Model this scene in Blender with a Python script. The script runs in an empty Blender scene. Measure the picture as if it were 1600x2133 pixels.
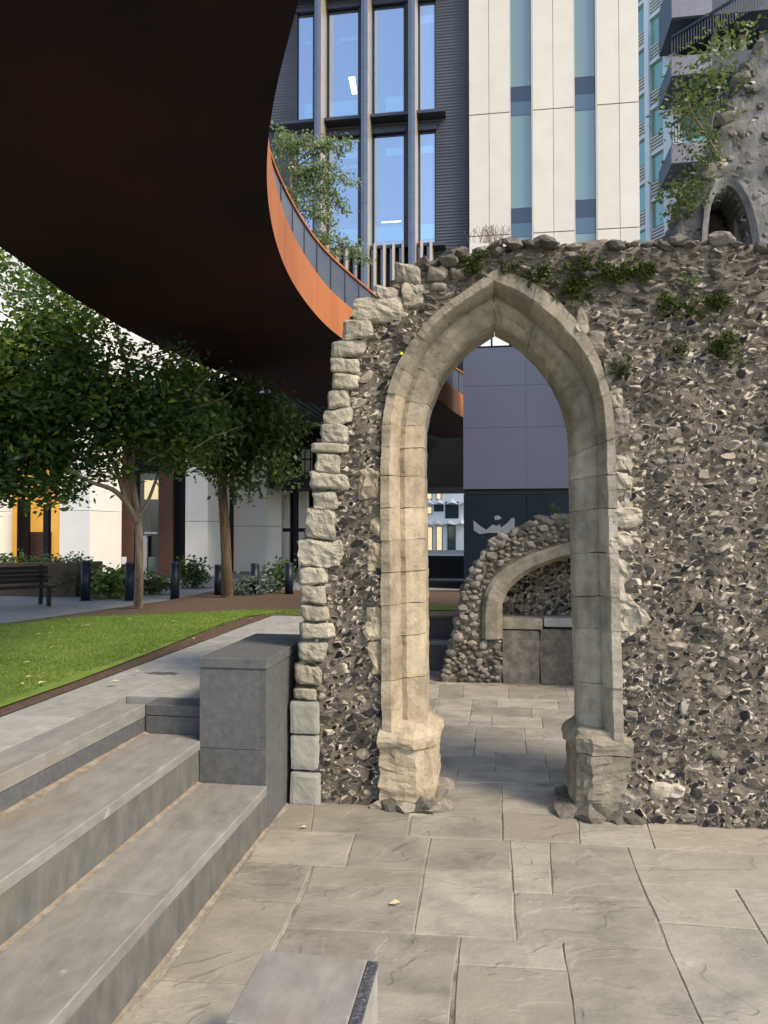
import bpy, bmesh, math, random
import numpy as np
from mathutils import Vector, Matrix, noise, Euler
R = math.radians
sc = bpy.context.scene
COL = sc.collection

# ------------------------------------------------------------------ camera
H = 2.4
YAW, PITCH, F = R(8.6), math.atan(38.5/1600), 1600.0
cd = bpy.data.cameras.new('camera'); cam = bpy.data.objects.new('camera', cd); COL.objects.link(cam)
cd.sensor_fit = 'HORIZONTAL'; cd.sensor_width = 36; cd.lens = 36
cd.clip_start = 0.05; cd.clip_end = 600
cam.location = (0, 0, H); cam.rotation_euler = (R(90)+PITCH, 0, YAW)
sc.camera = cam
# ------------------------------------------------------------------ light
SUN_EL, SUN_AZ = R(46), R(119)            # azimuth clockwise from +Y: from the right, a little behind the camera
w = bpy.data.worlds.new('World'); sc.world = w; w.use_nodes = True
nt = w.node_tree; bgn = nt.nodes['Background']
sky = nt.nodes.new('ShaderNodeTexSky'); sky.sky_type = 'NISHITA'; sky.sun_disc = False
sky.sun_elevation = SUN_EL; sky.sun_rotation = SUN_AZ; sky.air_density = 1.0; sky.dust_density = 1.5; sky.ozone_density = 1.0
nt.links.new(sky.outputs[0], bgn.inputs[0]); bgn.inputs[1].default_value = 0.15
sl = bpy.data.lights.new('sun', 'SUN'); sun = bpy.data.objects.new('sun', sl); COL.objects.link(sun)
sl.energy = 2.0; sl.angle = R(14); sl.color = (1.0, 0.87, 0.69)
sd = Vector((math.sin(SUN_AZ)*math.cos(SUN_EL), math.cos(SUN_AZ)*math.cos(SUN_EL), math.sin(SUN_EL)))
sun.rotation_euler = sd.to_track_quat('Z', 'Y').to_euler(); sun.location = (20, -20, 30)
vs = sc.view_settings
vs.view_transform = 'Standard'; vs.look = 'None'; vs.gamma = 1; vs.use_curve_mapping = False
vs.exposure = 1.14
sc.render.engine = 'CYCLES'
sc.cycles.max_bounces = 6; sc.cycles.diffuse_bounces = 3; sc.cycles.glossy_bounces = 3; sc.cycles.transmission_bounces = 4
sc.cycles.caustics_reflective = False; sc.cycles.caustics_refractive = False

# ------------------------------------------------------------------ measuring helpers
CM = (Matrix.Rotation(YAW, 3, 'Z') @ Matrix.Rotation(R(90)+PITCH, 3, 'X'))
def P(px, py, Y=None, Z=None, D=None, X=None):
    d = CM @ Vector(((px-800)/F, -(py-1066.5)/F, -1.0)); o = Vector((0, 0, H))
    if Y is not None: t = Y/d.y
    elif Z is not None: t = (Z-H)/d.z
    elif X is not None: t = X/d.x
    else: t = D
    return o + d*t
def XZ(px, py, Y):
    p = P(px, py, Y=Y); return (p.x, p.z)

# ------------------------------------------------------------------ object helpers
WM = {}
def tag(o, label, cat, group=None):
    o['label'] = label; o['category'] = cat
    if group: o['group'] = group
    return o
def empty(name, loc, label=None, cat=None, group=None, kind=None):
    o = bpy.data.objects.new(name, None); COL.objects.link(o); o.location = loc; o.empty_display_size = 0.2
    WM[o.name] = Matrix.Translation(Vector(loc))
    if label: tag(o, label, cat, group)
    if kind: o['kind'] = kind
    return o
def link(name, me, parent=None, M=None, kind=None):
    o = bpy.data.objects.new(name, me); COL.objects.link(o)
    M = M or Matrix.Identity(4)
    o.matrix_basis = M; WM[o.name] = M
    if parent:
        o.parent = parent; o.matrix_parent_inverse = WM[parent.name].inverted()
    if kind: o['kind'] = kind
    return o
def mk(name, verts, faces, m, parent=None, smooth=False, kind=None):
    me = bpy.data.meshes.new(name); me.from_pydata([tuple(v) for v in verts], [], faces); me.update()
    if smooth: me.polygons.foreach_set('use_smooth', [True]*len(me.polygons))
    me.materials.append(m)
    return link(name, me, parent, None, kind)
def from_bm(name, bm, m, parent=None, smooth=False, kind=None, M=None):
    me = bpy.data.meshes.new(name); bm.normal_update(); bm.to_mesh(me); bm.free()
    if smooth: me.polygons.foreach_set('use_smooth', [True]*len(me.polygons))
    me.materials.append(m)
    return link(name, me, parent, M, kind)
BF = [(0,3,2,1),(4,5,6,7),(0,1,5,4),(1,2,6,5),(2,3,7,6),(3,0,4,7)]
def boxv(x0,x1,y0,y1,z0,z1):
    return [(x0,y0,z0),(x1,y0,z0),(x1,y1,z0),(x0,y1,z0),(x0,y0,z1),(x1,y0,z1),(x1,y1,z1),(x0,y1,z1)]
def box(name, x0,x1,y0,y1,z0,z1, m, parent=None, bev=0, kind=None):
    if x1 < x0: x0, x1 = x1, x0
    if y1 < y0: y0, y1 = y1, y0
    if z1 < z0: z0, z1 = z1, z0
    if not bev: return mk(name, boxv(x0,x1,y0,y1,z0,z1), BF, m, parent, kind=kind)
    bm = bmesh.new(); vs_ = [bm.verts.new(v) for v in boxv(x0,x1,y0,y1,z0,z1)]
    for f in BF: bm.faces.new([vs_[i] for i in f])
    bmesh.ops.bevel(bm, geom=bm.edges[:], offset=bev, segments=1, affect='EDGES')
    return from_bm(name, bm, m, parent, kind=kind)
class MB:
    def __init__(s): s.v = []; s.f = []
    def box(s, *a):
        b = len(s.v); s.v += boxv(*a); s.f += [tuple(i+b for i in f) for f in BF]; return s
    def hexa(s, pts):       # 8 points bottom 4 + top 4
        b = len(s.v); s.v += [tuple(p) for p in pts]; s.f += [tuple(i+b for i in f) for f in BF]; return s
    def bar(s, a, b_, r):
        a = Vector(a); b_ = Vector(b_); d = (b_-a).normalized()
        u = d.cross(Vector((0,0,1)));
        if u.length < 1e-3: u = Vector((1,0,0))
        u.normalize(); q = d.cross(u)
        k = len(s.v)
        for c in (a, b_):
            for (i, j) in ((-1,-1),(1,-1),(1,1),(-1,1)): s.v.append(tuple(c+u*i*r+q*j*r))
        s.f += [tuple(i+k for i in f) for f in BF]; return s
    def build(s, name, m, parent=None, smooth=False, kind=None): return mk(name, s.v, s.f, m, parent, smooth, kind)
def tube(pts, rads, n=8):
    v = []; f = []
    pts = [Vector(p) for p in pts]
    for i, p in enumerate(pts):
        d = (pts[min(i+1, len(pts)-1)] - pts[max(i-1, 0)]).normalized()
        u = d.cross(Vector((0.3, 1, 0.1))).normalized(); q = d.cross(u)
        for k in range(n):
            a = 2*math.pi*k/n
            v.append(p + (u*math.cos(a)+q*math.sin(a))*rads[i])
    for i in range(len(pts)-1):
        for k in range(n):
            f.append((i*n+k, i*n+(k+1) % n, (i+1)*n+(k+1) % n, (i+1)*n+k))
    f.append(tuple(range(n))[::-1]); f.append(tuple((len(pts)-1)*n+k for k in range(n)))
    return v, f
def prism(name, pts, z0, z1, m, parent=None, bev=0, kind=None):   # polygon in plan
    bm = bmesh.new()
    a = [bm.verts.new((p[0], p[1], z0)) for p in pts]; b = [bm.verts.new((p[0], p[1], z1)) for p in pts]
    n = len(pts)
    bm.faces.new(a[::-1]); bm.faces.new(b)
    for i in range(n): bm.faces.new((a[i], a[(i+1) % n], b[(i+1) % n], b[i]))
    bmesh.ops.recalc_face_normals(bm, faces=bm.faces[:])
    if bev: bmesh.ops.bevel(bm, geom=[e for e in bm.edges if e.verts[0].co.z > z1-1e-5 and e.verts[1].co.z > z1-1e-5], offset=bev, segments=1, affect='EDGES')
    return from_bm(name, bm, m, parent, kind=kind)
def inpoly(x, z, poly):
    c = False; n = len(poly); j = n-1
    for i in range(n):
        xi, zi = poly[i]; xj, zj = poly[j]
        if (zi > z) != (zj > z) and x < (xj-xi)*(z-zi)/(zj-zi+1e-12)+xi: c = not c
        j = i
    return c
def resample(pts, n):
    pts = [Vector(p) for p in pts]; L = [0]
    for a, b in zip(pts, pts[1:]): L.append(L[-1]+(b-a).length)
    out = []
    for i in range(n):
        s = L[-1]*i/(n-1); k = 0
        while k < len(L)-2 and L[k+1] < s: k += 1
        t = (s-L[k])/max(L[k+1]-L[k], 1e-9); out.append(pts[k].lerp(pts[k+1], t))
    return out
def catmull(pts, n=8):
    pts = [Vector(p) for p in pts]; out = []
    q = [pts[0]*2-pts[1]] + pts + [pts[-1]*2-pts[-2]]
    for i in range(1, len(q)-2):
        for k in range(n):
            t = k/n; a, b, c, d = q[i-1:i+3]
            out.append(0.5*((2*b)+(c-a)*t+(2*a-5*b+4*c-d)*t*t+(3*b-a-3*c+d)*t*t*t))
    out.append(pts[-1]); return out

# ------------------------------------------------------------------ materials
def newmat(name):
    m = bpy.data.materials.new(name); m.use_nodes = True
    return m, m.node_tree, m.node_tree.nodes['Principled BSDF']
def nd(t, typ, **kw):
    n = t.nodes.new(typ)
    for k, v in kw.items(): setattr(n, k, v)
    return n
def ramp(t, fac, cols):
    r = nd(t, 'ShaderNodeValToRGB'); e = r.color_ramp.elements
    while len(e) < len(cols): e.new(0.5)
    for i, (p, c) in enumerate(cols): e[i].position = p; e[i].color = (*c, 1)
    t.links.new(fac, r.inputs[0]); return r
def noisen(t, vec, scale, detail=6, rough=0.6, dist=0.0):
    n = nd(t, 'ShaderNodeTexNoise'); n.inputs['Scale'].default_value = scale; n.inputs['Detail'].default_value = detail
    n.inputs['Roughness'].default_value = rough; n.inputs['Distortion'].default_value = dist
    t.links.new(vec, n.inputs['Vector']); return n
def mapping(t, vec, scale=(1,1,1), rot=(0,0,0)):
    m = nd(t, 'ShaderNodeMapping'); m.inputs['Scale'].default_value = scale; m.inputs['Rotation'].default_value = rot
    t.links.new(vec, m.inputs['Vector']); return m.outputs[0]
def mixc(t, fac, a, b, mode='MIX'):
    m = nd(t, 'ShaderNodeMix', data_type='RGBA', blend_type=mode)
    for s, v in ((m.inputs[0], fac), (m.inputs[6], a), (m.inputs[7], b)):
        if hasattr(v, 'is_output') or isinstance(v, bpy.types.NodeSocket): t.links.new(v, s)
        elif isinstance(v, tuple): s.default_value = (*v, 1)
        else: s.default_value = v
    return m.outputs[2]
def math_(t, op, a, b=0.0, clamp=False):
    m = nd(t, 'ShaderNodeMath', operation=op, use_clamp=clamp)
    for s, v in ((m.inputs[0], a), (m.inputs[1], b)):
        if isinstance(v, bpy.types.NodeSocket): t.links.new(v, s)
        else: s.default_value = v
    return m.outputs[0]
def bump(t, b, h, strength=0.4, dist=0.02):
    n = nd(t, 'ShaderNodeBump'); n.inputs['Strength'].default_value = strength; n.inputs['Distance'].default_value = dist
    t.links.new(h, n.inputs['Height']); t.links.new(n.outputs[0], b.inputs['Normal'])
def rnd_socket(t):
    oi = nd(t, 'ShaderNodeObjectInfo'); at = nd(t, 'ShaderNodeAttribute', attribute_name='rnd')
    return math_(t, 'FRACT', math_(t, 'ADD', oi.outputs['Random'], at.outputs['Fac']))
def stone(name, cols, scale=6, rough=0.85, bs=0.4, bscale=40, bd=0.01, rand=0.25, spots=None, stain=None, stretch=(1,1,1), spec=0.3, tint=None, riven=False):
    m, t, b = newmat(name); tc = nd(t, 'ShaderNodeTexCoord').outputs['Object']
    vec = mapping(t, tc, stretch)
    n1 = noisen(t, vec, scale, 8, 0.65); n = len(cols)
    c = ramp(t, n1.outputs[0], [(0.28+0.44*i/max(n-1, 1), col) for i, col in enumerate(cols)]).outputs[0]
    if spots:      # (colour, scale, threshold)
        sp = noisen(t, tc, spots[1], 5, 0.7)
        c = mixc(t, ramp(t, sp.outputs[0], [(spots[2], (0,0,0)), (spots[2]+0.05, (1,1,1))]).outputs[0], c, spots[0])
    if stain:      # (colour, scale, threshold, softness)
        sp = noisen(t, tc, stain[1], 4, 0.6, 0.6)
        c = mixc(t, ramp(t, sp.outputs[0], [(stain[2], (0,0,0)), (stain[2]+stain[3], (0.8,0.8,0.8))]).outputs[0], c, stain[0])
    rs = rnd_socket(t)
    if tint:
        c = mixc(t, math_(t, 'MULTIPLY', math_(t, 'POWER', rs, 3.0), 0.7), c, tint, 'MIX')
    hv = nd(t, 'ShaderNodeHueSaturation'); t.links.new(c, hv.inputs['Color'])
    r2 = math_(t, 'FRACT', math_(t, 'MULTIPLY', rs, 7.31))
    t.links.new(math_(t, 'ADD', math_(t, 'MULTIPLY', r2, rand), 1-rand/2), hv.inputs['Value'])
    t.links.new(hv.outputs[0], b.inputs['Base Color'])
    b.inputs['Roughness'].default_value = rough; b.inputs['Specular IOR Level'].default_value = spec
    n2 = noisen(t, vec, bscale, 8, 0.7); h = n2.outputs[0]
    if riven:      # cleft ledges across the bedding plane
        n3 = noisen(t, mapping(t, tc, (1,1.5,1), (0,0,.5)), 1.5, 3, 0.55, 0.8)
        st_ = math_(t, 'MULTIPLY', n3.outputs[0], 4.6); fl = math_(t, 'FLOOR', st_); fr = math_(t, 'SUBTRACT', st_, fl)
        led = math_(t, 'ADD', fl, math_(t, 'POWER', fr, 14.0))
        h = math_(t, 'ADD', math_(t, 'MULTIPLY', led, 0.42), math_(t, 'MULTIPLY', h, 0.75))
    bump(t, b, h, bs, bd)
    return m
def plain(name, col, rough=0.5, metal=0.0, spec=0.5, var=0.12, scale=3, bs=0.0, bscale=30, emit=None, es=0):
    m, t, b = newmat(name); tc = nd(t, 'ShaderNodeTexCoord').outputs['Object']
    n1 = noisen(t, tc, scale, 5)
    lo = tuple(x*(1-var) for x in col); hi = tuple(min(1, x*(1+var)) for x in col)
    c = ramp(t, n1.outputs[0], [(0.3, lo), (0.7, hi)]).outputs[0]
    t.links.new(c, b.inputs['Base Color']); b.inputs['Roughness'].default_value = rough; b.inputs['Metallic'].default_value = metal
    b.inputs['Specular IOR Level'].default_value = spec
    if bs: bump(t, b, noisen(t, tc, bscale, 6).outputs[0], bs, 0.01)
    if emit: b.inputs['Emission Color'].default_value = (*emit, 1); b.inputs['Emission Strength'].default_value = es
    return m
def leafmat(name, dark, light, alt=None, trans=0.3):
    m, t, b = newmat(name)
    at = nd(t, 'ShaderNodeAttribute', attribute_name='rnd')
    cols = [(0.0, dark), (0.75, light)] + ([(0.95, alt)] if alt else [])
    c = ramp(t, at.outputs['Fac'], cols).outputs[0]
    t.links.new(c, b.inputs['Base Color']); b.inputs['Roughness'].default_value = 0.45; b.inputs['Specular IOR Level'].default_value = 0.35
    tr = nd(t, 'ShaderNodeBsdfTranslucent'); t.links.new(mixc(t, 0.5, c, (0.25, 0.35, 0.03), 'MIX'), tr.inputs[0])
    ms = nd(t, 'ShaderNodeMixShader'); ms.inputs[0].default_value = trans
    t.links.new(b.outputs[0], ms.inputs[1]); t.links.new(tr.outputs[0], ms.inputs[2])
    t.links.new(ms.outputs[0], t.nodes['Material Output'].inputs[0])
    return m
def glass(name, tint, rough=0.02, depth=(0.02,0.03,0.04), refl=0.6):
    m, t, b = newmat(name)
    b.inputs['Base Color'].default_value = (*depth, 1); b.inputs['Roughness'].default_value = 0.3
    g = nd(t, 'ShaderNodeBsdfGlossy'); g.inputs[0].default_value = (*tint, 1); g.inputs['Roughness'].default_value = rough
    tc = nd(t, 'ShaderNodeTexCoord').outputs['Object']
    nb = nd(t, 'ShaderNodeBump'); nb.inputs['Strength'].default_value = 0.10; nb.inputs['Distance'].default_value = 0.05
    t.links.new(noisen(t, tc, 0.7, 2).outputs[0], nb.inputs['Height']); t.links.new(nb.outputs[0], g.inputs['Normal'])
    ms = nd(t, 'ShaderNodeMixShader'); ms.inputs[0].default_value = refl
    t.links.new(b.outputs[0], ms.inputs[1]); t.links.new(g.outputs[0], ms.inputs[2]); t.links.new(ms.outputs[0], t.nodes['Material Output'].inputs[0])
    return m
def flintmat(name, pale, rimthr):
    m, t, b = newmat(name); tc = nd(t, 'ShaderNodeTexCoord').outputs['Object']
    at = nd(t, 'ShaderNodeAttribute', attribute_name='cortex'); rs = rnd_socket(t)
    gp = nd(t, 'ShaderNodeNewGeometry').outputs['Position']
    n1 = noisen(t, gp, 24, 4, 0.6)
    core = ramp(t, math_(t, 'FRACT', math_(t, 'MULTIPLY', rs, 5.17)), [(0.0, (0.012,0.012,0.013)), (0.45, (0.032,0.030,0.029)), (0.68, (0.085,0.074,0.060)), (0.9, (0.17,0.15,0.12)), (1.0, (0.30,0.27,0.22))]).outputs[0]
    core = mixc(t, 0.6, core, ramp(t, n1.outputs[0], [(0.35, (0.45,0.43,0.4)), (0.7, (1.7,1.5,1.3))]).outputs[0], 'MULTIPLY')
    k = math_(t, 'ADD', math_(t, 'MULTIPLY', at.outputs['Fac'], 1.0), math_(t, 'MULTIPLY', math_(t, 'SUBTRACT', n1.outputs[0], 0.52), 1.9))
    k = math_(t, 'ADD', k, math_(t, 'MULTIPLY', math_(t, 'GREATER_THAN', rs, 0.88), 0.5))
    k = ramp(t, k, [(rimthr-.2, (0,0,0)), (min(rimthr+0.25, 1), (1,1,1))]).outputs[0]
    c = mixc(t, k, core, pale)
    t.links.new(c, b.inputs['Base Color']); b.inputs['Roughness'].default_value = 0.55; b.inputs['Specular IOR Level'].default_value = 0.22
    bump(t, b, noisen(t, gp, 60, 6, 0.7).outputs[0], 0.5, 0.008)
    return m

M = {}
M['paving'] = stone('york_stone', [(0.165,0.154,0.127), (0.255,0.235,0.19), (0.335,0.307,0.248)], 2.4, 0.72, 0.7, 11, 0.02, 0.34, spots=((0.42,0.395,0.34), 13, 0.70), stain=((0.24,0.205,0.155), 0.9, 0.64, 0.16), stretch=(1,1.3,1), tint=(0.255,0.222,0.17), riven=True)
M['joint'] = stone('joint_sand', [(0.09,0.078,0.06), (0.29,0.26,0.205), (0.52,0.48,0.40)], 3.0, 0.95, 0.8, 40, 0.03, 0)
M['granite'] = stone('grey_granite', [(0.15,0.148,0.143), (0.195,0.192,0.183), (0.24,0.235,0.222)], 26, 0.6, 0.18, 120, 0.004, 0.12, stain=((0.235,0.205,0.16), 1.1, 0.60, 0.2), stretch=(1,1,1))
M['tread'] = stone('worn_skylit_tread_granite', [(0.165,0.158,0.14), (0.215,0.205,0.18), (0.27,0.257,0.222)], 10, 0.68, 0.3, 80, 0.005, 0.12, stain=((0.215,0.175,0.125), 1.0, 0.56, 0.18), spots=((0.31,0.29,0.25), 3.5, 0.66), stretch=(1,.45,1))  # base colour paled to stand in for skylight on the tops, plus real stains
M['riser'] = stone('shade_dark_riser_granite', [(0.085,0.083,0.074), (0.115,0.112,0.10), (0.155,0.148,0.128)], 9, 0.65, 0.25, 100, 0.004, 0.12, stain=((0.165,0.145,0.10), 1.2, 0.55, 0.2), stretch=(1,1,.5))  # same granite darkened in its colour to stand in for shade on upright faces
M['dark_patch'] = stone('dark_terrace_patch', [(0.05,0.046,0.04), (0.09,0.083,0.07), (0.14,0.13,0.11)], 30, 0.9, 0.6, 60, 0.01, 0)
M['tag'] = plain('yellow_tag', (0.75,0.70,0.05), 0.5)
M['silt'] = stone('dry_silt', [(0.17,0.135,0.09), (0.26,0.215,0.155), (0.34,0.30,0.235)], 12, 0.95, 0.8, 50, 0.02, 0)
M['granite_pale'] = stone('worn_granite', [(0.22,0.21,0.185), (0.285,0.272,0.24), (0.355,0.338,0.295)], 8, 0.7, 0.2, 90, 0.004, 0.12, stain=((0.20,0.185,0.16), 1.6, 0.60, 0.14))
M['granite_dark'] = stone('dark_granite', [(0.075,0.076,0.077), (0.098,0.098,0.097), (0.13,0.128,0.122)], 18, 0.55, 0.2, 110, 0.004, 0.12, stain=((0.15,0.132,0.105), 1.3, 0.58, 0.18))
M['mortar'] = stone('lime_mortar', [(0.10,0.084,0.062), (0.18,0.152,0.113), (0.265,0.226,0.17)], 7, 0.95, 1.0, 30, 0.035, 0, spots=((0.36,0.33,0.27), 23, 0.66), stain=((0.095,0.082,0.065), 1.3, 0.55, 0.16))
M['quoin'] = stone('quoin_limestone', [(0.27,0.24,0.18), (0.44,0.395,0.30), (0.54,0.49,0.385)], 7, 0.9, 1.0, 16, 0.04, 0.32, spots=((0.19,0.17,0.135), 17, 0.66))
M['quoin_grey'] = stone('dressed_grey_stone', [(0.25,0.24,0.205), (0.32,0.31,0.27), (0.385,0.37,0.32)], 4, 0.85, 0.25, 40, 0.01, 0.1)
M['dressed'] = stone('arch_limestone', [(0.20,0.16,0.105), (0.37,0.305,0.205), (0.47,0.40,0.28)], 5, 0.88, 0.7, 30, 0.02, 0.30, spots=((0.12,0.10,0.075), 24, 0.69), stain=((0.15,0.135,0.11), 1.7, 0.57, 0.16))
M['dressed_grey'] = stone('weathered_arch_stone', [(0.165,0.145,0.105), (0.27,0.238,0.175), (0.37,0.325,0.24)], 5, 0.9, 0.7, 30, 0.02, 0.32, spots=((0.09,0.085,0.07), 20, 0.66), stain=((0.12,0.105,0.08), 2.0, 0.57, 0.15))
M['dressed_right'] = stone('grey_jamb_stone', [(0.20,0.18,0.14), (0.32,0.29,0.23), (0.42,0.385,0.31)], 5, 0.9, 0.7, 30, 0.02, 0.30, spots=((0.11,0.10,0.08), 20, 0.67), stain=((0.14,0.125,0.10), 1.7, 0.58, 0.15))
M['rubble'] = stone('rubble_stone', [(0.13,0.115,0.09), (0.25,0.22,0.175), (0.36,0.325,0.265)], 7, 0.9, 0.7, 30, 0.02, 0.5)
M['rubble_dark'] = stone('dark_rubble', [(0.07,0.064,0.054), (0.14,0.125,0.10), (0.22,0.20,0.165)], 7, 0.92, 0.7, 30, 0.02, 0.6)
M['pale_stone'] = stone('pale_broken_stone', [(0.29,0.25,0.185), (0.39,0.345,0.265), (0.49,0.44,0.345)], 9, 0.9, 0.6, 30, 0.02, 0.15)
M['flint'] = flintmat('knapped_flint', (0.45,0.395,0.305), 0.80)
M['tower'] = stone('tower_render', [(0.09,0.087,0.08), (0.175,0.169,0.156), (0.29,0.28,0.26)], 2.2, 0.95, 0.9, 12, 0.05, 0, stain=((0.11,0.105,0.095), 1.1, 0.55, 0.15), stretch=(1,1,0.45))
M['corten'] = stone('weathering_steel', [(0.29,0.092,0.028), (0.37,0.122,0.037), (0.42,0.147,0.048)], 1.6, 0.7, 0.1, 60, 0.004, 0.10, stretch=(1,1,0.3))
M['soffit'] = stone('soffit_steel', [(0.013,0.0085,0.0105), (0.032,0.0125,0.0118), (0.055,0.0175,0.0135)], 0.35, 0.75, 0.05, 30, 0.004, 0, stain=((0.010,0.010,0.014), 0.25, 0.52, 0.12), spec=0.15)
M['dark_metal'] = plain('dark_painted_steel', (0.035,0.042,0.058), 0.45, 0.0, 0.5)
M['slat'] = plain('grey_steel_slat', (0.15,0.17,0.21), 0.45, 0.3, 0.5)
M['black'] = plain('black_cladding', (0.010,0.011,0.014), 0.6, 0, 0.2)
def ribbed():
    m, t, b = newmat('ribbed_dark_cladding'); tc = nd(t, 'ShaderNodeTexCoord').outputs['Object']
    s = nd(t, 'ShaderNodeSeparateXYZ'); t.links.new(tc, s.inputs[0])
    wv = math_(t, 'PINGPONG', math_(t, 'MULTIPLY', s.outputs[2], 16.0), 1.0)
    c = ramp(t, noisen(t, tc, 0.6, 3).outputs[0], [(0.3, (0.040,0.046,0.058)), (0.7, (0.058,0.064,0.078))]).outputs[0]
    t.links.new(c, b.inputs['Base Color']); b.inputs['Roughness'].default_value = 0.45
    bump(t, b, wv, 0.8, 0.03); return m
M['ribbed'] = ribbed()
M['fin'] = plain('champagne_metal', (0.52,0.44,0.33), 0.35, 0.3, 0.5, 0.08)
M['fin_front'] = plain('blue_grey_metal', (0.17,0.18,0.205), 0.35, 0.6, 0.5, 0.08)
M['cream'] = stone('cream_panel', [(0.565,0.52,0.44), (0.60,0.555,0.475), (0.635,0.59,0.505)], 1.3, 0.7, 0.05, 60, 0.003, 0.05)
M['cream_col'] = stone('pale_cladding', [(0.70,0.67,0.61), (0.745,0.715,0.655), (0.78,0.75,0.69)], 1.0, 0.7, 0.05, 60, 0.003, 0.04)
M['white'] = plain('white_frame', (0.86,0.86,0.83), 0.5, 0, 0.4, 0.05)
M['louvre'] = plain('louvre_slat', (0.74,0.69,0.60), 0.5)
M['glass_blue'] = glass('blue_glass', (0.72,0.82,0.94), 0.03, (0.13,0.17,0.23), 0.52)
M['glass_teal'] = glass('teal_glass', (0.42,0.48,0.44), 0.08, (0.14,0.205,0.185), 0.25)
M['glass_teal_dark'] = glass('dark_teal_glass', (0.4,0.48,0.50), 0.04, (0.03,0.05,0.055), 0.22)
M['glass_green'] = glass('green_glass', (0.6,0.8,0.7), 0.05, (0.20,0.38,0.29), 0.22)
M['glass_dark'] = glass('dark_glass', (0.3,0.35,0.4), 0.03, (0.012,0.014,0.018), 0.15)
M['lavender'] = plain('lavender_panel', (0.084,0.093,0.130), 0.4, 0, 0.4, 0.10, 0.5)
M['teal_hoard'] = plain('dark_teal_panel', (0.004,0.011,0.018), 0.6, 0, 0.2, 0.3, 1.0)
M['balcony'] = plain('balcony_cladding', (0.17,0.165,0.20), 0.5)
M['brown'] = plain('brown_panel', (0.085,0.042,0.032), 0.6, 0, 0.3, 0.15)
M['asphalt'] = stone('path_paving', [(0.14,0.14,0.135), (0.19,0.19,0.18), (0.23,0.225,0.21)], 5, 0.85, 0.2, 60, 0.006, 0)
M['soil'] = stone('mulch', [(0.055,0.032,0.02), (0.10,0.062,0.038), (0.16,0.105,0.065)], 14, 0.95, 0.9, 40, 0.03, 0)
M['lawn'] = stone('lawn_ground', [(0.075,0.12,0.015), (0.13,0.19,0.024), (0.20,0.23,0.045)], 1.6, 0.95, 0.5, 80, 0.02, 0)
M['bark'] = stone('grey_bark', [(0.10,0.075,0.05), (0.20,0.155,0.105), (0.30,0.24,0.17)], 8, 0.9, 0.7, 26, 0.02, 0, stretch=(2,2,0.5))
M['bark_red'] = stone('flaking_bark', [(0.06,0.04,0.025), (0.135,0.085,0.05), (0.21,0.14,0.085)], 9, 0.9, 0.9, 24, 0.03, 0, stretch=(2,2,0.4))
M['bollard'] = plain('bollard_paint', (0.008,0.011,0.020), 0.45, 0, 0.3)
M['wood'] = plain('dark_bench_timber', (0.009,0.0065,0.006), 0.6, 0, 0.2)
M['planter'] = stone('corten_planter', [(0.05,0.033,0.022), (0.075,0.05,0.033), (0.10,0.067,0.043)], 3, 0.8, 0.2, 40, 0.006, 0)
M['warm'] = plain('lit_lobby_wall', (0.55,0.30,0.06), 0.6, 0, 0.3, 0.2, 1.5, emit=(1.0,0.50,0.09), es=0.28)
M['pale_warm'] = plain('pale_lit_window', (0.6,0.5,0.3), 0.5, 0, 0.3, 0.4, 1.2, emit=(1.0,0.80,0.45), es=0.35)
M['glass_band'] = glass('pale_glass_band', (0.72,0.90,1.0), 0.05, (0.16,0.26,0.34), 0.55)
M['lamp'] = plain('ceiling_lamp', (0.9,0.9,0.85), 0.5, emit=(1.0,0.95,0.85), es=1.6)
M['warm_brown'] = stone('lobby_brick', [(0.10,0.05,0.03),(0.17,0.085,0.05),(0.22,0.12,0.07)], 12, 0.8, 0.4, 30, 0.01, 0)
M['pale_grey'] = plain('pale_grey_patch', (0.16,0.175,0.20), 0.6)
M['leaf'] = leafmat('dark_leaf', (0.015,0.042,0.02), (0.062,0.125,0.03), (0.24,0.27,0.05), 0.4)
M['leaf2'] = leafmat('mid_leaf', (0.015,0.034,0.015), (0.055,0.105,0.026), (0.15,0.17,0.03))
M['leaf_birch'] = leafmat('birch_leaf', (0.10,0.14,0.08), (0.22,0.28,0.15), (0.34,0.36,0.20), 0.4)
M['leaf_tower'] = leafmat('tower_shrub_leaf', (0.035,0.06,0.025), (0.115,0.15,0.06), (0.23,0.25,0.09))
M['leaf_shrub'] = leafmat('shrub_leaf', (0.012,0.03,0.014), (0.045,0.085,0.025), (0.10,0.13,0.03))
M['leaf_pale'] = leafmat('silver_leaf', (0.05,0.08,0.06), (0.15,0.19,0.16), (0.24,0.28,0.25))
M['leaf_grassy'] = leafmat('grassy_leaf', (0.05,0.09,0.02), (0.15,0.22,0.05), (0.25,0.27,0.08))
M['fern'] = leafmat('wall_fern', (0.022,0.042,0.010), (0.062,0.092,0.020), (0.13,0.15,0.035))
M['grass'] = leafmat('grass_blade', (0.10,0.165,0.02), (0.185,0.265,0.036), (0.33,0.34,0.09), 0.35)
M['twig'] = plain('dry_twig', (0.17,0.13,0.09), 0.9)
M['leaf_dry'] = plain('dry_leaf', (0.50,0.42,0.22), 0.8, 0, 0.2)
M['strip'] = stone('dark_speckled_strip', [(0.035,0.037,0.042), (0.05,0.052,0.058), (0.20,0.20,0.21)], 60, 0.5, 0.2, 120, 0.004, 0)

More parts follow.
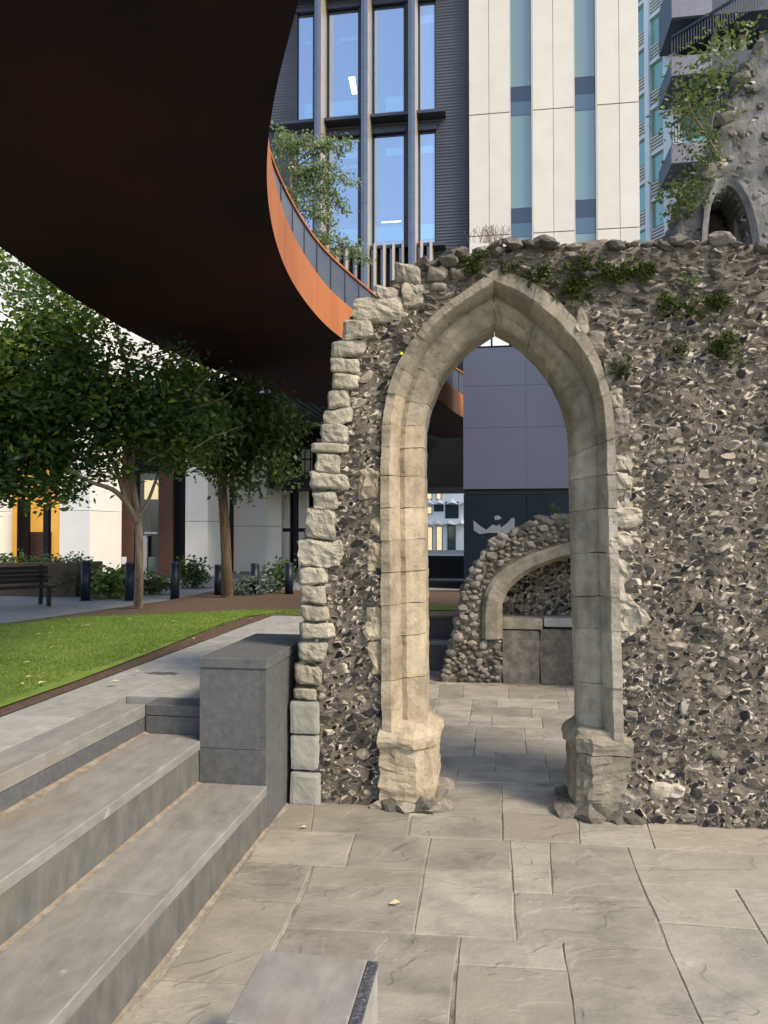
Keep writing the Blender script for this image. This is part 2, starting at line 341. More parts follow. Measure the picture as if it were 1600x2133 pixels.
# ================================================================== GROUND
YW = 6.68                       # front of the ruined wall
LAWN = 0.92
X1, X2, X3 = -1.87, -2.44, -3.0 # risers of the steps
T1, T2 = 0.344, 0.677
YP = 6.03                       # front of the granite pier
YB = 13.25                      # foot of the terraced wall at the back
g = mk('ground', [(-300,-60,-0.35),(300,-60,-0.35),(300,500,-0.35),(-300,500,-0.35)], [(0,1,2,3)], M['asphalt'], kind='structure')
pav = mk('plaza_paving', [(X1-0.3,-6,-0.0070),(9,-6,-0.0070),(9,YB+1,-0.0070),(X1-0.3,YB+1,-0.0070)], [(0,1,2,3)], M['joint'], kind='structure')
random.seed(4)
def slab(poly, gap=0.0035):
    pts = [P(x, y, Z=0.0) for x, y in poly]
    c = sum(pts, Vector())/len(pts); out = []
    for p in pts:
        d = c-p; out.append(p + d.normalized()*gap*1.5)
    # uneven edges
    q = []
    for i, p in enumerate(out):
        n_ = out[(i+1) % len(out)]; q.append(p)
        k = max(2, int((n_-p).length/0.16))
        for j in range(1, k):
            v = p.lerp(n_, j/k); q.append(v + Vector((random.uniform(-.005,.005), random.uniform(-.005,.005), 0)))
    dz = random.uniform(-0.002, 0.003)
    bm = bmesh.new()
    tx, ty = random.uniform(-.004,.004), random.uniform(-.004,.004)
    top = [bm.verts.new((v.x, v.y, dz+(v.x-c.x)*tx+(v.y-c.y)*ty)) for v in q]
    bot = [bm.verts.new((v.x, v.y, -0.06)) for v in q]
    bm.faces.new(top); n = len(q)
    for i in range(n): bm.faces.new((bot[i], bot[(i+1) % n], top[(i+1) % n], top[i]))
    bmesh.ops.recalc_face_normals(bm, faces=bm.faces[:])
    if sum(f.normal.z for f in bm.faces) < 0: bmesh.ops.reverse_faces(bm, faces=bm.faces[:])
    bmesh.ops.bevel(bm, geom=[e for e in bm.edges if all(v.co.z > -0.04 for v in e.verts)], offset=0.006, segments=1, affect='EDGES')
    return from_bm('paving_slab', bm, M['paving'], pav)
SL = [
 [(606,1676),(655,1680),(647,1732),(560,1727)], [(655,1664),(857,1668),(850,1742),(647,1732)],
 [(857,1698),(1045,1704),(1047,1750),(850,1742)], [(1045,1690),(1203,1698),(1208,1757),(1047,1750)],
 [(905,1632),(1045,1635),(1045,1703),(900,1697)], [(1045,1635),(1210,1640),(1203,1697),(1045,1690)],
 [(1203,1690),(1341,1700),(1364,1768),(1208,1757)], [(1341,1700),(1680,1715),(1720,1788),(1364,1768)],
 [(560,1727),(740,1737),(719,1805),(512,1794)], [(740,1737),(898,1744),(884,1810),(719,1805)],
 [(651,1803),(884,1811),(878,1850),(640,1843)], [(898,1744),(1062,1751),(1066,1814),(884,1810)],
 [(1062,1751),(1145,1755),(1150,1863),(1069,1859)], [(1145,1755),(1306,1764),(1347,1874),(1150,1863)],
 [(1306,1764),(1720,1788),(1790,1866),(1335,1840)],
 [(512,1794),(651,1802),(617,1880),(452,1872)], [(640,1843),(878,1850),(862,1945),(596,1932)],
 [(884,1811),(1066,1815),(1075,1959),(862,1945)], [(1069,1859),(1347,1874),(1392,1977),(1075,1959)],
 [(1335,1840),(1531,1852),(1582,1937),(1372,1921)], [(1531,1852),(1790,1866),(1890,1955),(1582,1937)],
 [(452,1872),(617,1880),(530,2050),(335,2040)], [(596,1932),(959,1951),(941,2074),(530,2052)],
 [(959,1951),(1172,1962),(1184,2021),(953,2009)], [(953,2009),(1184,2021),(1222,2300),(935,2300)],
 [(1172,1962),(1392,1977),(1540,2300),(1224,2300)], [(1372,1921),(1582,1937),(1800,2300),(1540,2300),(1392,1977)],
 [(1582,1937),(1890,1955),(2300,2300),(1800,2300)], [(335,2040),(530,2050),(400,2300),(60,2300)],
 [(530,2052),(941,2074),(930,2300),(400,2300)]]
FZ = [
 [(170,120),(405,130),(390,260),(150,255)], [(405,130),(840,140),(840,255),(390,260)], [(840,140),(1400,150),(1430,275),(840,255)],
 [(1400,150),(1800,160),(1850,280),(1430,275)], [(-250,110),(170,120),(150,255),(-290,245)], [(-290,247),(155,258),(130,362),(-330,350)],
 [(165,262),(495,270),(470,372),(140,362)], [(495,262),(730,258),(725,335),(480,325)], [(730,258),(1320,280),(1340,357),(725,335)],
 [(1320,280),(1850,290),(1880,366),(1340,357)], [(-330,352),(135,365),(100,512),(-400,500)], [(140,365),(470,372),(450,520),(110,512)],
 [(480,325),(1065,350),(1070,443),(470,425)], [(1065,350),(1880,370),(1920,455),(1165,447),(1070,443)], [(470,425),(680,435),(680,535),(450,520)],
 [(680,435),(1165,447),(1180,545),(680,535)], [(1165,447),(1920,458),(1960,560),(1180,548)], [(60,512),(530,525),(510,605),(40,590)],
 [(530,530),(995,545),(1005,692),(515,685)], [(995,547),(1960,563),(2000,675),(1005,657)], [(40,590),(510,605),(500,830),(-60,815)],
 [(515,685),(1005,692),(1020,797),(505,780)], [(1005,660),(2000,678),(2050,820),(1020,797)], [(-60,817),(505,830),(715,832),(708,965),(-90,950)],
 [(505,782),(715,788),(715,830),(505,828)], [(715,788),(1200,805),(1230,988),(710,965)], [(1200,805),(2050,822),(2100,958),(1222,950)],
 [(-100,955),(345,963),(330,1075),(-130,1065)], [(345,965),(1232,990),(1255,1090),(330,1075)], [(1226,952),(2100,960),(2150,1105),(1255,1090)]]
for q in SL: slab(q)
for q in FZ: slab([(880+x/4.706, 1400+y/4.706) for x, y in q])
# paving beyond the traced slabs: to the right, behind the wall and behind the photographer
def gridslabs(xa, xb, ya, yb, sx, sy):
    y = ya
    while y < yb-0.1:
        hy = min(random.uniform(.8, 1.2)*sy, yb-y); x = xa - random.random()*0.4
        while x < xb-0.1:
            wx = random.uniform(.75, 1.3)*sx
            z = random.uniform(-.003, .003)
            prism('paving_slab', [(x+.008,y+.008),(min(x+wx, xb)-.008,y+.008),(min(x+wx, xb)-.008,y+hy-.008),(x+.008,y+hy-.008)], -.06, z, M['paving'], pav, 0.006)
            x += wx
        y += hy
gridslabs(3.3, 7.2, 2.6, 6.6, 0.9, 0.75)
gridslabs(1.9, 6.0, 7.4, 13.0, 0.9, 0.7)
gridslabs(-1.8, 5.0, -3.0, 2.35, 1.0, 0.8)

# ---------------------------------------------------------------- steps on the left
st = empty('granite_steps', (-2.2, 2, 0), 'two deep grey granite steps beside the sunken paving, left foreground', 'steps')
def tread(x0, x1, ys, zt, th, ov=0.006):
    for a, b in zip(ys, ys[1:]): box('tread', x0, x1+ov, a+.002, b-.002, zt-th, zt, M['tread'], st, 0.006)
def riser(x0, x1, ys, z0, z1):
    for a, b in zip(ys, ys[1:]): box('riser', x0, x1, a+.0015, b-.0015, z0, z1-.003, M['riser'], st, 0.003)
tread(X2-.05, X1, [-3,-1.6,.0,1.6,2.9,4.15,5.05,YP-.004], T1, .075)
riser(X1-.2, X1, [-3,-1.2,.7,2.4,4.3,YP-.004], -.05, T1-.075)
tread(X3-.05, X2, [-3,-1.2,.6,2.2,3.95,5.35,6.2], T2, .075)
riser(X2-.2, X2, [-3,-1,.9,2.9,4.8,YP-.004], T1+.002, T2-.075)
# kerb of the terrace
tp = empty('terrace_paving', (-3.4, 4, LAWN), kind='structure')
for a, b in zip([-3,-1.4,.2,1.8,3.2,4.75,6.21], [-1.4,.2,1.8,3.2,4.75,6.21]):
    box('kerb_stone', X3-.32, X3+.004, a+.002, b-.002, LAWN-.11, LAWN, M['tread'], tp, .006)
    box('kerb_riser', X3-.3, X3, a+.0015, b-.0015, T2+.002, LAWN-.114, M['granite_dark'], tp, .003)  # dark colour stands in for shade on the kerb face
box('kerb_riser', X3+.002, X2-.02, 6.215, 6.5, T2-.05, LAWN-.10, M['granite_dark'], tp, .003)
box('kerb_stone', X3+.002, X2-.02, 6.212, 6.5, LAWN-.096, LAWN-.001, M['granite_dark'], tp, .006)
LE = -3.93                      # edge of the lawn
random.seed(9)
for (x0, x1, y0, y1) in ((LE,X3-.32,-3,12.0), (X3-.32,X2-.05,6.5,12.0), (X2-.05,-1.95,7.75,12.0), (-1.95,6,12.9,14.15), (LE,-1.95,12.0,13.0)):
    y = y0
    while y < y1-.05:
        b = min(y+random.uniform(1.2, 1.9), y1); 
        if y1-b < .4: b = y1
        xs = [x0]
        while xs[-1] < x1-1.6: xs.append(xs[-1]+random.uniform(1.0,1.5))
        xs.append(x1)
        for xa, xb in zip(xs, xs[1:]):
            if y0 > 12.5 and y0 < 12.95: box('terrace_slab', xa+.003, xb-.003, YB+.45, YB+.85, LAWN-.08, LAWN+random.uniform(-.001,.001), M['granite_pale'], tp, .004)
            else: box('terrace_slab', xa+.003, xb-.003, y+.003, b-.003, LAWN-.08, LAWN+random.uniform(-.001,.001), M['granite_pale'], tp, .004)
        if y0 > 12.5 and y0 < 12.95: break
        y = b
random.seed(3)
def silt(x, y0, y1, z, wmax, m):
    v = []; f = []; n_ = int((y1-y0)/.08)
    for i in range(n_+1):
        y = y0+(y1-y0)*i/n_; w_ = wmax*(.35+.65*abs(noise.noise(Vector((y*2.1, x, z)))+.25*noise.noise(Vector((y*9, x, z)))))
        v += [(x, y, z+.016*(.4+w_/wmax)), (x+w_*.5, y, z+.006), (x+w_+.004, y, z+.0008)]
        if i: a = 3*i; f += [(a-3, a-2, a+1, a), (a-2, a-1, a+2, a+1)]
    return mk('silt', v, f, m, st)
silt(X2+.001, -3, YP-.02, T1+.0008, .07, M['silt']); silt(X3+.001, -3, 6.2, T2+.0008, .10, M['silt']); silt(X1+.001, -3, YP, -.002, .05, M['silt'])
random.seed(31); pp = P(341,1403,Z=LAWN)
q = []
for i in range(18):
    an = 2*math.pi*i/18; q.append((pp.x+math.cos(an)*.20*random.uniform(.75,1.1), pp.y+math.sin(an)*.07*random.uniform(.6,1.2)))
prism('terrace_patch', q, LAWN-.01, LAWN+.004, M['dark_patch'], tp)  # irregular dark patch lying on the terrace slabs
# ---------------------------------------------------------------- granite pier
XPL, YPB = -2.44, 7.5
pr = empty('granite_pier', (-2.15, 6.7, 0), 'square dark granite pier with a flat coping beside the wall end', 'pier')
box('front_panel', XPL, X1-.06, YP, YP+.04, T1-.2, .62, M['granite_dark'], pr, .003)
box('front_panel', XPL, X1-.06, YP, YP+.04, .624, 1.275, M['granite_dark'], pr, .003)
box('side_panel', X1-.06, X1-.002, YP, 6.5, -.05, .72, M['granite_dark'], pr, .003)
box('side_panel', X1-.06, X1-.002, YP, 6.5, .724, 1.275, M['granite_dark'], pr, .003)
box('side_panel', X1-.06, X1-.004, 6.503, YPB, -.05, 1.275, M['granite_dark'], pr, .003)
box('core', XPL+.003, X1-.062, YP+.042, YPB-.003, -.05, 1.274, M['granite_dark'], pr)
box('coping', XPL-.008, X1+.006, YP-.01, 6.72, 1.277, 1.36, M['granite_dark'], pr, .005)
box('coping', XPL-.008, X1+.006, 6.724, YPB+.01, 1.277, 1.36, M['granite_dark'], pr, .005)

# ---------------------------------------------------------------- terraced low wall at the back
lw = empty('terrace_wall', (0, YB, 0), 'low stepped dark granite wall behind the second ruin', 'wall')
for a in range(-2, 6):
    x0, x1 = a*1.5-.2, a*1.5+1.3
    box('riser', x0+.002, x1-.002, YB, YB+.3, -.05, .42, M['granite_dark'], lw, .003)
    box('tread', x0+.002, x1-.002, YB-.01, YB+.46, .423, .49, M['granite'], lw, .005)
    box('riser', x0+.002, x1-.002, YB+.45, YB+.7, .49, LAWN-.082, M['granite_dark'], lw, .003)

# ---------------------------------------------------------------- lawn, path and beds
mk('lawn', [(-16,1.5,LAWN+.004),(LE,1.5,LAWN+.004),(LE,13.0,LAWN+.004),(-5,13.0,LAWN+.004),(-7,11.3,LAWN+.004),(-16,10.7,LAWN+.004)], [(0,1,2,3,4,5)], M['soil'], kind='structure')
mk('lawn', [(-4.2,13.0,LAWN+.003),(8,13.0+1.15,LAWN+.003),(8,17,LAWN+.003),(-4.2,17.0,LAWN+.003)], [(0,1,2,3)], M['soil'], kind='structure')
Z = LAWN
def flat(name, pts, z, m, kind='structure'):
    return mk(name, [(x, y, z) for x, y in pts], [tuple(range(len(pts)))], m, kind=kind)
FAR = [(-16,10.6)] + [tuple(P(x, y, Z=LAWN)[:2]) for x, y in [(0,1305),(160,1287),(280,1283),(360,1279),(520,1271),(620,1271)]] + [(-2,14.9),(8,15.6)]
pth = flat('path', [(-16,11.0)] + [tuple(P(x, y, Z=LAWN)[:2]) for x, y in [(0,1303),(180,1276),(360,1250),(440,1232)]] + [(-4.2,19.0),(10,20),(10,29),(-40,29),(-40,9)], LAWN-.012, M['asphalt'])
bed = flat('mulch_bed', [(x, y-.25) for x, y in FAR[1:]] + [(8,18.5),(-4.2,18.6)] + [tuple(P(x, y, Z=LAWN)[:2]) for x, y in [(440,1232),(360,1250),(180,1276),(0,1301)]], LAWN+.012, M['soil'])
flat('subsoil', [(-60,1.4),(-60,60),(60,60),(60,15),(-4,15),(-4,1.4)], LAWN-.05, M['asphalt'])
flat('turf', [(-16,1.5),(LE-.18,1.5),(LE-.17,5),(LE-.16,7),(LE-.24,9),(LE-.34,10.5),(LE-.42,12.0),(LE-.35,12.6)] + [(x, y-.12) for x, y in FAR[::-1] if x < -3.2], LAWN+.018, M['lawn'])
flat('turf', [(-2.1,14.16),(8,14.2),(8,15.4),(-2,14.8),(-2.3,14.6)], LAWN+.018, M['lawn'])
# grass: blades
def leafmesh(name, base, direc, nrm, length, width, rnd, m, parent=None, kind=None):
    """diamond leaves, all arrays of n rows"""
    n = len(base)
    side = np.cross(direc, nrm); side /= np.linalg.norm(side, axis=1, keepdims=True)+1e-9
    l = length[:, None]; w_ = width[:, None]
    mid = base+direc*l*0.5
    v = np.stack([base, mid+side*w_*.5+nrm*l*.06, base+direc*l, mid-side*w_*.5+nrm*l*.06], 1).reshape(-1, 3)
    me = bpy.data.meshes.new(name)
    me.vertices.add(4*n); me.vertices.foreach_set('co', v.astype(np.float32).ravel())
    me.loops.add(4*n); me.loops.foreach_set('vertex_index', np.arange(4*n, dtype=np.int32))
    me.polygons.add(n); me.polygons.foreach_set('loop_start', np.arange(0, 4*n, 4, dtype=np.int32))
    me.update(calc_edges=True)
    at = me.attributes.new('rnd', 'FLOAT', 'POINT'); at.data.foreach_set('value', np.repeat(rnd, 4).astype(np.float32))
    me.materials.append(m)
    return link(name, me, parent, None, kind)
def unit(a): return a/(np.linalg.norm(a, axis=1, keepdims=True)+1e-9)
rng = np.random.default_rng(7)
def lawnmask(x, y):
    nz = np.array([noise.noise(Vector((a*1.3, b*1.3, 0.3))) for a, b in zip(x, y)])
    ok = (x < LE-.02+nz*.10-.22*np.clip((y-8)/4, 0, 1)) | (y > 12.0)
    # far edge: along the mulch bed
    fx = np.array([p[0] for p in FAR]); fy = np.array([p[1] for p in FAR])
    ok &= y < np.interp(x, fx, fy)+nz*.25
    ok &= ~((x > LE-.3) & (y < 12.9)) & ~((x > -2.2) & (y < 14.12))
    return ok
n = 260000
gx = -13.5+rng.random(n)**0.8*14.5; gy = 4.2+rng.random(n)*11.0
k = lawnmask(gx, gy); gx, gy = gx[k], gy[k]; n = len(gx)
d = unit(np.stack([rng.normal(0,.55,n), rng.normal(0,.55,n), np.full(n, 1.0)], 1))
nr = unit(np.stack([rng.normal(0,1,n), rng.normal(0,1,n), np.full(n,.3)], 1))
patch = np.array([noise.fractal(Vector((a*.8, b*.8, 5)), 1, 2, 3)*.55 for a, b in zip(gx, gy)])
gr = leafmesh('grass', np.stack([gx, gy, np.full(n, LAWN+.012)], 1), d, nr, rng.uniform(.02,.042,n), rng.uniform(.005,.010,n), np.clip(rng.random(n)*.7+patch, 0, 1), M['grass'], kind='stuff')
gr['label'] = 'short bright green lawn grass beside the terrace'

# ================================================================== RUINED WALL WITH ARCH
random.seed(21)
ruin = empty('ruined_arch_wall', (0, YW+.3, 0), 'ruined flint rubble wall with a tall pointed stone arch', 'ruin')
quoins_px = [(734,622,842,669),(711,667,777,705),(689,710,762,742),(686,747,751,777),(691,780,748,810),(681,813,727,849),(672,853,734,882),
 (666,882,727,925),(647,925,725,942),(656,946,709,986),(641,983,727,1019),(650,1022,703,1062),(637,1064,700,1123),(623,1125,712,1180),(623,1183,681,1216),
 (625,1219,678,1259),(625,1261,683,1293),(623,1296,696,1331),(617,1338,680,1379),(609,1385,677,1428),(609,1434,662,1458),
 (606,1459,664,1529),(606,1530,664,1604),(606,1606,667,1677)]
top_px = [(781,592,830,628),(831,592,884,642),(819,549,878,588),(887,555,934,585),(894,588,931,605),(935,556,975,580)]
outline_px = [(612,1700)] + [(a+5, (b+d)/2) for a, b, c, d in quoins_px[::-1]] + [(790,615),(825,575),(880,555),(960,528),(1000,516),(1060,510),(1150,506),(1300,505),(1400,505),(1500,498),(1600,518),(1800,520),(1800,1790)]
outline = [XZ(x, y, YW) for x, y in outline_px]
outline[0] = (outline[1][0], -.08); outline[-1] = (outline[-1][0], -.08)
# arch curves in picture coordinates, each from the left foot over the apex to the right foot (matched samples)
I2 = [(889,1500),(883,992),(883,902),(890,855),(900,827),(916,789),(941,755),(975,717),(1030,679),(1075,705),(1112,739),(1142,776),(1165,817),(1184,874),(1190,922),(1191,1000),(1205,1500)]
I1 = [(838,1500),(831,992),(833,902),(839,850),(852,805),(871,758),(900,714),(945,668),(1029,614),(1082,646),(1130,684),(1172,724),(1205,765),(1230,810),(1243,890),(1246,990),(1256,1500)]
OO = [(796,1500),(793,992),(796,900),(802,846),(816,790),(840,738),(874,690),(925,638),(1032,562),(1098,582),(1150,618),(1196,664),(1234,718),(1262,790),(1279,870),(1283,990),(1300,1500)]
def toW(px, Y): return [Vector((XZ(x, y, Y)[0], XZ(x, y, Y)[1])) for x, y in px]
wI2 = toW(I2, YW+.24); wI1 = toW(I1, YW+.07); wOO = toW(OO, YW-.03)
for L_ in (wI2, wI1, wOO): L_[0].y = .62; L_[-1].y = .62
def split_curves(curves):
    """resample left and right halves so that the three curves stay matched"""
    out = []
    for c in curves:
        a = catmull([v.to_3d() for v in c[1:9]], 8); b = catmull([v.to_3d() for v in c[8:16]], 8)
        jl = [c[0].to_3d().lerp(c[1].to_3d(), i/24) for i in range(24)]
        jr = [c[15].to_3d().lerp(c[16].to_3d(), i/24) for i in range(1, 25)]
        out.append([Vector((v.x, v.y)) for v in jl+a[:-1]+b[:-1]+[b[-1]]+jr])
    return out
C2, C1, C0 = split_curves([wI2, wI1, wOO])
NS = len(C2)
opening = [(C1[0].x, -.2)] + [(v.x*.5+u.x*.5, v.y*.5+u.y*.5) for v, u in zip(C1, C0)] + [(C1[-1].x, -.2)]
WT = .62
def core_mesh(name, poly, hole, Y, thick, m, parent, res=.06, amp=.03, seed=0, front=None):
    xs = [p[0] for p in poly]; zs = [p[1] for p in poly]
    x0, z0 = min(xs)-.1, min(zs); nx = int((max(xs)-x0)/res)+2; nz = int((max(zs)-z0)/res)+3
    cells = set()
    for i in range(nx):
        for j in range(nz):
            cx, cz = x0+(i+.5)*res, z0+(j+.5)*res
            if inpoly(cx, cz, poly) and not (hole and inpoly(cx, cz, hole)): cells.add((i, j))
    vid = {}; v = []; f = []
    def V(i, j, b):
        key = (i, j, b)
        if key not in vid:
            x, z = x0+i*res, z0+j*res
            edge = sum(((i+a, j+c) in cells) for a in (-1,0) for c in (-1,0)) < 4
            jx = noise.noise(Vector((x*5, z*5, seed)))*.035; jz = noise.noise(Vector((x*5, z*5, seed+9)))*.035
            y = Y if b == 0 else Y+thick
            dn = noise.fractal(Vector((x*3.1, z*3.1, seed+3)), 1.0, 2.0, 4)*amp
            if edge and b == 0: y += .03
            y += dn if b == 0 else -dn
            if front and b == 0: y += front(x, z)
            vid[key] = len(v); v.append((x+jx, y, z+jz))
        return vid[key]
    for (i, j) in cells:
        f.append((V(i,j,0), V(i+1,j,0), V(i+1,j+1,0), V(i,j+1,0)))
        f.append((V(i,j,1), V(i,j+1,1), V(i+1,j+1,1), V(i+1,j,1)))
        for (di, dj, a, b) in ((-1,0,(0,0),(0,1)), (1,0,(1,1),(1,0)), (0,-1,(1,0),(0,0)), (0,1,(0,1),(1,1))):
            if (i+di, j+dj) not in cells:
                f.append((V(i+a[0],j+a[1],0), V(i+b[0],j+b[1],0), V(i+b[0],j+b[1],1), V(i+a[0],j+a[1],1)))
    o = mk(name, v, f, m, parent, smooth=True)
    return o
def foot(x, z):   # the wall thickens towards its foot on the right of the arch
    return -.07*max(0, 1-z/.5) if x > .9 else 0
core_mesh('rubble_core', outline, opening, YW, WT, M['mortar'], ruin, .05, .035, 1, foot)
def rough_block(name, x0,x1,y0,y1,z0,z1, m, parent, seed, p=7, amp=.05, cuts=3, shear=0):
    bm = bmesh.new(); bmesh.ops.create_cube(bm, size=2)
    bmesh.ops.subdivide_edges(bm, edges=bm.edges[:], cuts=cuts, use_grid_fill=True)
    hx, hy, hz = (x1-x0)/2, (y1-y0)/2, (z1-z0)/2; c = Vector(((x0+x1)/2, (y0+y1)/2, (z0+z1)/2)); s = min(hx, hz)
    for v in bm.verts:
        q = v.co; nn = (abs(q.x)**p+abs(q.y)**p+abs(q.z)**p)**(1/p); q = q/nn
        w_ = Vector((q.x*hx, q.y*hy, q.z*hz)); u = w_*4.0+Vector((seed*3.7, seed*1.3, 0))
        w_ += Vector((noise.noise(u*1.7), noise.noise(u*1.7+Vector((9,0,0)))*.8, noise.noise(u*1.7+Vector((0,7,0)))))*amp*s*4
        u = u*5; w_ += Vector((noise.noise(u), noise.noise(u+Vector((9,0,0))), noise.noise(u+Vector((0,7,0)))))*amp*s*2.3
        w_.z += shear*w_.x
        v.co = c+w_
    return from_bm(name, bm, m, parent)
for i, (a, b, c, d) in enumerate(quoins_px):
    x0, z1 = XZ(a, b, YW-.03); x1, z0 = XZ(c, d, YW-.03)
    grey = i >= 21
    if i == 23: z0 = -.03
    rough_block('quoin_stone', x0, x1, YW-.05-.02*random.random(), YW+.30+.2*random.random(), z0-.006*(not grey), z1+.008*(not grey)-.002, M['quoin_grey'] if grey else M['quoin'], ruin, i, 26 if grey else random.choice((6,8,11)) if i not in (13,) else 18, .010 if grey else .062, 7, random.uniform(-.13,.11) if not grey else 0)
for i, (a, b, c, d) in enumerate(top_px):
    x0, z1 = XZ(a, b, YW-.03); x1, z0 = XZ(c, d, YW-.03)
    rough_block('rubble_stone', x0, x1, YW-.06, YW+.25, z0, z1, M['rubble'] if i != 1 else M['quoin'], ruin, i+40, 4, .10, 6, -.2 if i in (0,2) else 0)
# broken pale stones tying the right jamb into the wall
for i, (a, b, c, d) in enumerate([(1266,922,1326,987),(1266,989,1322,1057),(1266,1058,1340,1101),(1266,1102,1346,1153),(1266,1155,1318,1253),(1270,1255,1350,1331),(1262,640,1290,660),(1180,630,1232,690),(1230,690,1262,740),(1255,745,1282,800),(1270,805,1300,850),(1274,855,1312,918),(1290,1385,1350,1450),(1300,1480,1330,1500),
                                  (742,975,792,1040),(764,1050,800,1110),(762,1130,800,1190),(778,1205,802,1262),(760,1268,802,1336),(770,1340,806,1410),(1350,1630,1425,1665),(1290,1655,1345,1690),(1450,1690,1530,1722)]):
    x0, z1 = XZ(a, b, YW-.03); x1, z0 = XZ(c, d, YW-.03)
    if i in (0,1,2,3,4,5): x0 += .012
    rough_block('rubble_stone', x0, x1, YW-.022-.04*(b > 1600), YW+.2, z0-.004, z1+.004, M['pale_stone'] if i in (0,1,2,3,4,5,12,20) else M['dressed'] if 13 < i < 20 else M['rubble'], ruin, i+70, 7, .13, 7)
# voussoirs and jamb stones: two orders
def order(name, secfun, cuts, mats, jitter=.006):
    for bi, (a, b) in enumerate(zip(cuts, cuts[1:])):
        ns = max(3, int(b-a)*2); ts = [a+.03+(b-a-.06)*k/ns for k in range(ns+1)]
        v = []; f = []
        off = random.uniform(-jitter, jitter); lean = random.uniform(-jitter, jitter)
        for t in ts:
            i = min(int(t), NS-2); fr = t-i
            sec = secfun(C0[i].lerp(C0[i+1], fr), C1[i].lerp(C1[i+1], fr), C2[i].lerp(C2[i+1], fr))
            for j, (x, y, z) in enumerate(sec):
                nn = noise.noise(Vector((x*7, y*7+bi*3.3, z*7)))*.013 + noise.noise(Vector((x*23, y*23, z*23)))*.007
                v.append((x+nn*.6, y+off+nn, z+nn*.6))
            m_ = len(sec)
        for s in range(len(ts)-1):
            for j in range(m_):
                f.append((s*m_+j, s*m_+(j+1) % m_, (s+1)*m_+(j+1) % m_, (s+1)*m_+j))
        f.append(tuple(range(m_))); f.append(tuple((len(ts)-1)*m_+j for j in range(m_))[::-1])
        bm = bmesh.new(); vv = [bm.verts.new(q) for q in v]
        for q in f: bm.faces.new([vv[i] for i in q])
        bmesh.ops.recalc_face_normals(bm, faces=bm.faces[:])
        mid = (a+b)/2
        from_bm(name, bm, mats(mid), ruin)
def sec_outer(o, i1, i2):
    def L(t): q = o.lerp(i1, t); return q.x, q.y
    pts = [(0, .10), (0, -.045), (.52, -.05), (.60, -.035), (.70, .0), (.82, .035), (.93, .075), (1.0, .12), (1.0, .22)]
    return [(L(t)[0], YW+y, L(t)[1]) for t, y in pts]
def sec_inner(o, i1, i2):
    def L(t): q = i1.lerp(i2, t); return q.x, q.y
    pts = [(-.12, .30), (-.02, .125), (.22, .118), (.38, .14), (.55, .175), (.78, .20), (.90, .225), (1.0, .28), (1.0, .45), (.97, WT+.02), (-.2, WT+.02)]
    return [(L(t)[0], YW+y, L(t)[1]) for t, y in pts]
def tz(zpx, side):   # parameter on the jamb for a picture height
    z = XZ(840 if side < 0 else 1240, zpx, YW)[1]
    idx = [i for i in range(NS-1) if (i < NS/2) == (side < 0)]
    return min(idx, key=lambda i: abs(C1[i].y-z))
AP = 24+56
lj = [0] + [tz(y, -1) for y in (1415,1330,1262,1200,1136,1068,993,936)]
rj = [tz(y, 1) for y in (920,985,1065,1150,1250,1325,1430)] + [NS-1]
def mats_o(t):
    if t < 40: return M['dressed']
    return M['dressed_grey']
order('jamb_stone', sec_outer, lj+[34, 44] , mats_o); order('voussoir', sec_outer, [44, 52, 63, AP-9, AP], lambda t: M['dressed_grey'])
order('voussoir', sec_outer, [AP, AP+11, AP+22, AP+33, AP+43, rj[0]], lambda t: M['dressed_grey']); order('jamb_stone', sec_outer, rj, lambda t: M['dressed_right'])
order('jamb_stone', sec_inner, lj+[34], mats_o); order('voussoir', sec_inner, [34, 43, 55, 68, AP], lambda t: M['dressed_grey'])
order('voussoir', sec_inner, [AP, AP+13, AP+25, AP+38, rj[0]], lambda t: M['dressed_grey']); order('jamb_stone', sec_inner, rj, lambda t: M['dressed_right'])
